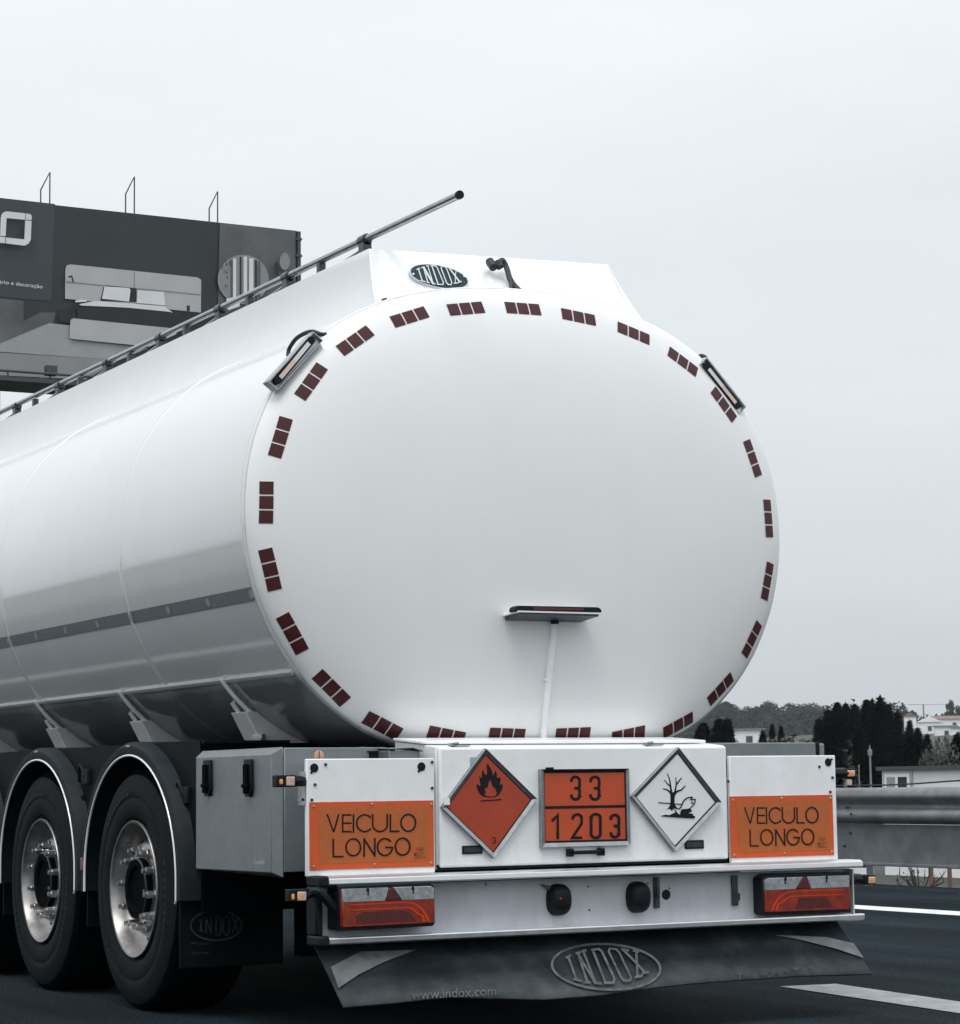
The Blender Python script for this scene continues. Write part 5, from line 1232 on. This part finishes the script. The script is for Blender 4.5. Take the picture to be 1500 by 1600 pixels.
# (px, top py, dist, width ratio, label)
con=[(1100,1128,205,1.7,'dark conifer partly hidden behind the lower right curve of the tank'),(1125,1122,215,1.5,'dark conifer right beside the lower right curve of the tank'),(1138,1122,200,1.3,'pointed dark conifer left of the far white shed'),
(1193,1140,230,1.0,'small dark conifer just right of the far white shed'),(1208,1130,232,.7,'narrow tallest of the small dark conifers right of the far white shed'),(1222,1133,226,.8,'small pointed dark conifer above the middle of the right cabinet'),
(1282,1122,215,1.25,'shorter dark conifer at the left end of the big conifer clump'),(1296,1108,225,1.2,'dark conifer second from the left end of the big conifer clump'),(1311,1096,215,1.2,'dark conifer third from the left end of the big conifer clump'),
(1325,1098,228,1.1,'dark conifer left of the middle of the big conifer clump'),(1338,1099,219,1.1,'dark conifer behind the grey lamp pole, left of the tallest ones'),(1357,1092,221,1.2,'dark conifer rising directly above the grey lamp pole'),
(1366,1091,229,.9,'dark conifer between the lamp pole and the tallest tree of the clump'),(1379,1087,217,1.3,'tallest dark conifer in the middle of the big clump'),(1391,1099,223,1.0,'dark conifer just right of the tallest one in the clump'),
(1405,1111,215,1.0,'dark conifer above the window of the white building'),(1423,1125,210,1.0,'dark conifer in front of the orange roofed gable'),(1436,1136,206,1.1,'low dark conifer in front of the white houses'),(1450,1146,203,1.2,'lowest dark conifer at the right end of the big clump'),
(1497,1145,190,1.5,'dark conifer at the right edge of the photo'),(1345,1135,195,1.4,'low wide dark conifer in front of the clump behind the lamp pole'),(1296,1132,172,1.5,'low wide dark conifer at the left foot of the big conifer clump'),(1315,1126,180,1.4,'wide dark conifer low in the clump, above the right end of the sign panel'),(1424,1146,176,1.5,'low wide dark conifer right of the window of the white building'),(1372,1128,178,1.6,'broad low conifer in the middle front of the clump'),(1400,1140,192,1.5,'low wide dark conifer in front of the clump above the white building')]
for px,top,d,wr_,lab in con: place(PC,px,top,d*.52,wr_,lab,group=G)
G2='hazy broadleaf trees on the far hill'
rr=random.Random(12)
k=0
tops=[(1085,1100),(1110,1098),(1125,1096),(1140,1090),(1150,1104),(1163,1106),(1176,1105),(1190,1101),(1205,1095),(1220,1102),(1236,1098),(1250,1104),(1262,1101),(1275,1098),(1290,1103),(1306,1106),(1322,1108),(1338,1110)]
for i,(px,top) in enumerate(tops):
    place(PB,px,top-1,880+rr.uniform(-90,90),1.25,'hazy grey-green broadleaf tree in the wooded skyline between tank and conifer clump',group='hazy trees forming the wooded skyline')
    place(PB,px+7,top+14,780+rr.uniform(-60,50),1.4,'hazy grey-green tree in the lower band of the wooded hillside',group='hazy trees forming the lower band of the wood')
for px,top,lab in ((1413,1106,'hazy round tree left of the orange gable'),(1425,1106,'hazy round tree above the orange gable'),(1490,1092,'tall thin hazy tree on the skyline near the right edge'),(1483,1108,'small hazy tree on the skyline beside the tall thin one'),(1499,1101,'hazy tree on the skyline at the right edge')):
    place(PB,px,top,700,1.0 if px!=1490 else .6,lab)
for px,top,lab in ((1466,1152,'pale grey bush below the white houses'),(1480,1150,'pale grey bush at the foot of the houses on the right'),(1474,1172,'pale leafless bush just above the white building roof'),(1303,1180,'greyish bush behind the left end of the guard rail'),(1318,1192,'low greyish bush above the guard rail beside the tanker lamp'),(1472,1166,'grey bush between the two groups of dark conifers')):
    place(PBp,px,top,90 if top>1155 else 420,.5,lab)
place(PBp,1272,1153,105,1.4,'pale bush above the right cabinet at the foot of the conifer clump')
# understorey: a single belt of scrub below the trees
mb=MB(); rr=random.Random(31)
for k in range(26000):
    px=rr.uniform(1040,1560); d=rr.uniform(85,200); x,y=at(px,d); z0=hgt(x,y); hh=rr.random()**1.5*(.8+1.7*abs(noise.noise(Vector((x/9,y/9,3)))))
    c=Vector((x,y,z0+hh)); s_=rr.uniform(.08,.2); e1=Vector((rr.uniform(-1,1),rr.uniform(-1,1),rr.uniform(-.5,1))).normalized()*s_; e2=Vector((rr.uniform(-1,1),rr.uniform(-1,1),rr.uniform(-.2,1))).normalized()*s_
    mb.face([c,c+e1,c+e1*.4+e2])
M['scrub']=mat('scrub_foliage',(.028,.034,.032),.95,spec=0,noise_amt=.5,noise_scale=.1)
tag(mb.build('scrub','scrub',smooth=False,fix=False),'low grey-brown scrub in front of the conifers','scrub',kind='stuff')
mb=MB(); rr=random.Random(33)
for k in range(9000):
    y=rr.uniform(-60,160); x=-46+rr.uniform(-3,3); hh=rr.random()*(2.6+1.6*noise.noise(Vector((y/7,2,3)))); c=Vector((x,y,hgt(x,y)+hh)); s_=rr.uniform(.25,.55)
    e1=Vector((rr.uniform(-.3,.3),rr.uniform(-1,1),rr.uniform(-1,1))).normalized()*s_; e2=Vector((rr.uniform(-.3,.3),rr.uniform(-1,1),rr.uniform(-1,1))).normalized()*s_
    mb.face([c,c+e1,c+e1*.4+e2])
tag(mb.build('unseen_scrub','scrub',smooth=False,fix=False),'unseen dark scrub added for the tank reflections','scrub',kind='stuff')  # out-of-view scrub added to darken what the tank side reflects
# far woodland mass behind the trees
mb=MB(); rr=random.Random(32)
for k in range(30000):
    px=rr.uniform(1020,1580); d=rr.uniform(650,1300)
    if px>1420: d=rr.uniform(720,1300)
    x,y=at(px,d); z0=hgt(x,y); hh=rr.random()*(6.0+4*noise.noise(Vector((x/25,y/25,3))))
    if px>1420: hh*=.5
    c=Vector((x,y,z0+hh)); s_=rr.uniform(.8,1.7); e1=Vector((rr.uniform(-1,1),rr.uniform(-1,1),rr.uniform(-.5,1))).normalized()*s_; e2=Vector((rr.uniform(-1,1),rr.uniform(-1,1),rr.uniform(-.2,1))).normalized()*s_
    mb.face([c,c+e1,c+e1*.4+e2])
tag(mb.build('far_woodland','leafmid',smooth=False,fix=False),'hazy woodland covering the far hillside','woodland',kind='stuff')
# far houses
def house(px,pt,pb,wpx,dist,label,roof='rooftile',gable=True,rh=.35,name='house'):
    x,y=at(px,dist); zt_=zat(pt,px,dist); zb_=min(hgt(x,y),zat(pb,px,dist))-1; s_=dist/F; W_=wpx*s_; D=W_*.7; Hh=zt_-zb_; r_=Hh
    t=thing(name,label,'house',(x,y,zb_)); t.rotation_euler=(0,0,-YAW-R(6)); 
    rhh=rh*W_*.5; wz=zt_-zb_-rhh
    wl=MB().box(-W_/2,W_/2,0,D,0,wz).build('wall','wall',t)
    r_=MB()
    if gable: r_.prism([(-W_/2-.2,-.3,wz),(W_/2+.2,-.3,wz),(0,-.3,wz+rhh)],(0,D+.6,0))
    else: r_.prism([(-W_/2-.3,-.4,wz),(-W_/2-.3,D+.4,wz),(-W_/2-.3,D/2,wz+rhh)],(W_+.6,0,0))
    r_.build('roof',roof,t)
    n=max(1,int(W_/3.2)); nf=max(1,int(min(7,zt_-zb_-rhh)/3))
    for i in range(n):
        cx=-W_/2+W_*(i+.5)/n
        fr_=MB().box(cx-.55,cx+.55,-.06,-.01,wz-2.2,wz-.9).build('window','bracket',t); MB().box(cx-.45,cx+.45,-.08,-.062,wz-2.1,wz-1.0).build('pane','glass',fr_)
H='house'
house(1425,1113,1128,18,640,'far house with an orange-red gable roof right of the conifer clump','rooftile',True,.7)
house(1455,1119,1136,36,600,'far white house with a wide white gable below the crane','wall',True,.5)
house(1482,1118,1130,46,630,'far white house with long low red tiled roof','rooftile',False,.22)
house(1481,1133,1143,34,570,'far low white house in front of the long red roofed one','roofdark',False,.12)
house(1500,1135,1150,22,560,'far white house at the right edge of the photo','roofdark',False,.15)
house(1172,1138,1158,46,360,'far long white shed between dark conifers right of the tank','roofdark',False,.08,'shed')
# crane
x,y=at(1446,1200); z0=hgt(x,y); zt_=zat(1100,1446,1200)
cr=thing('tower_crane','faint thin tower crane on the skyline above the white houses','crane',(x,y,z0))
MB().box(-.28,.28,-.28,.28,0,zt_-z0).build('crane_mast','pole',cr)
MB().box(-2,14,-.12,.12,zt_-z0-.4,zt_-z0-.2).build('crane_jib','pole',cr).rotation_euler=(0,0,-YAW)
MB().box(-7,-2,-.2,.2,zt_-z0-.4,zt_-z0-.1).build('counter_jib','pole',cr).rotation_euler=(0,0,-YAW)

# ================================================================ HAZE
hz=MB().box(-2600,3100,-2100,3600,-3.5,70).build('haze','panel',None,smooth=False)
hm=bpy.data.materials.new('haze_air'); hm.use_nodes=True; ht=hm.node_tree; ht.nodes.clear()
ho=N(ht,'ShaderNodeOutputMaterial'); hv=N(ht,'ShaderNodeVolumePrincipled'); hv.inputs['Color'].default_value=(.93,.96,1,1); hv.inputs['Density'].default_value=HAZE; hv.inputs['Anisotropy'].default_value=.2
ht.links.new(hv.outputs[0],ho.inputs['Volume']); hz.data.materials.clear(); hz.data.materials.append(hm); tag(hz,kind='stuff')
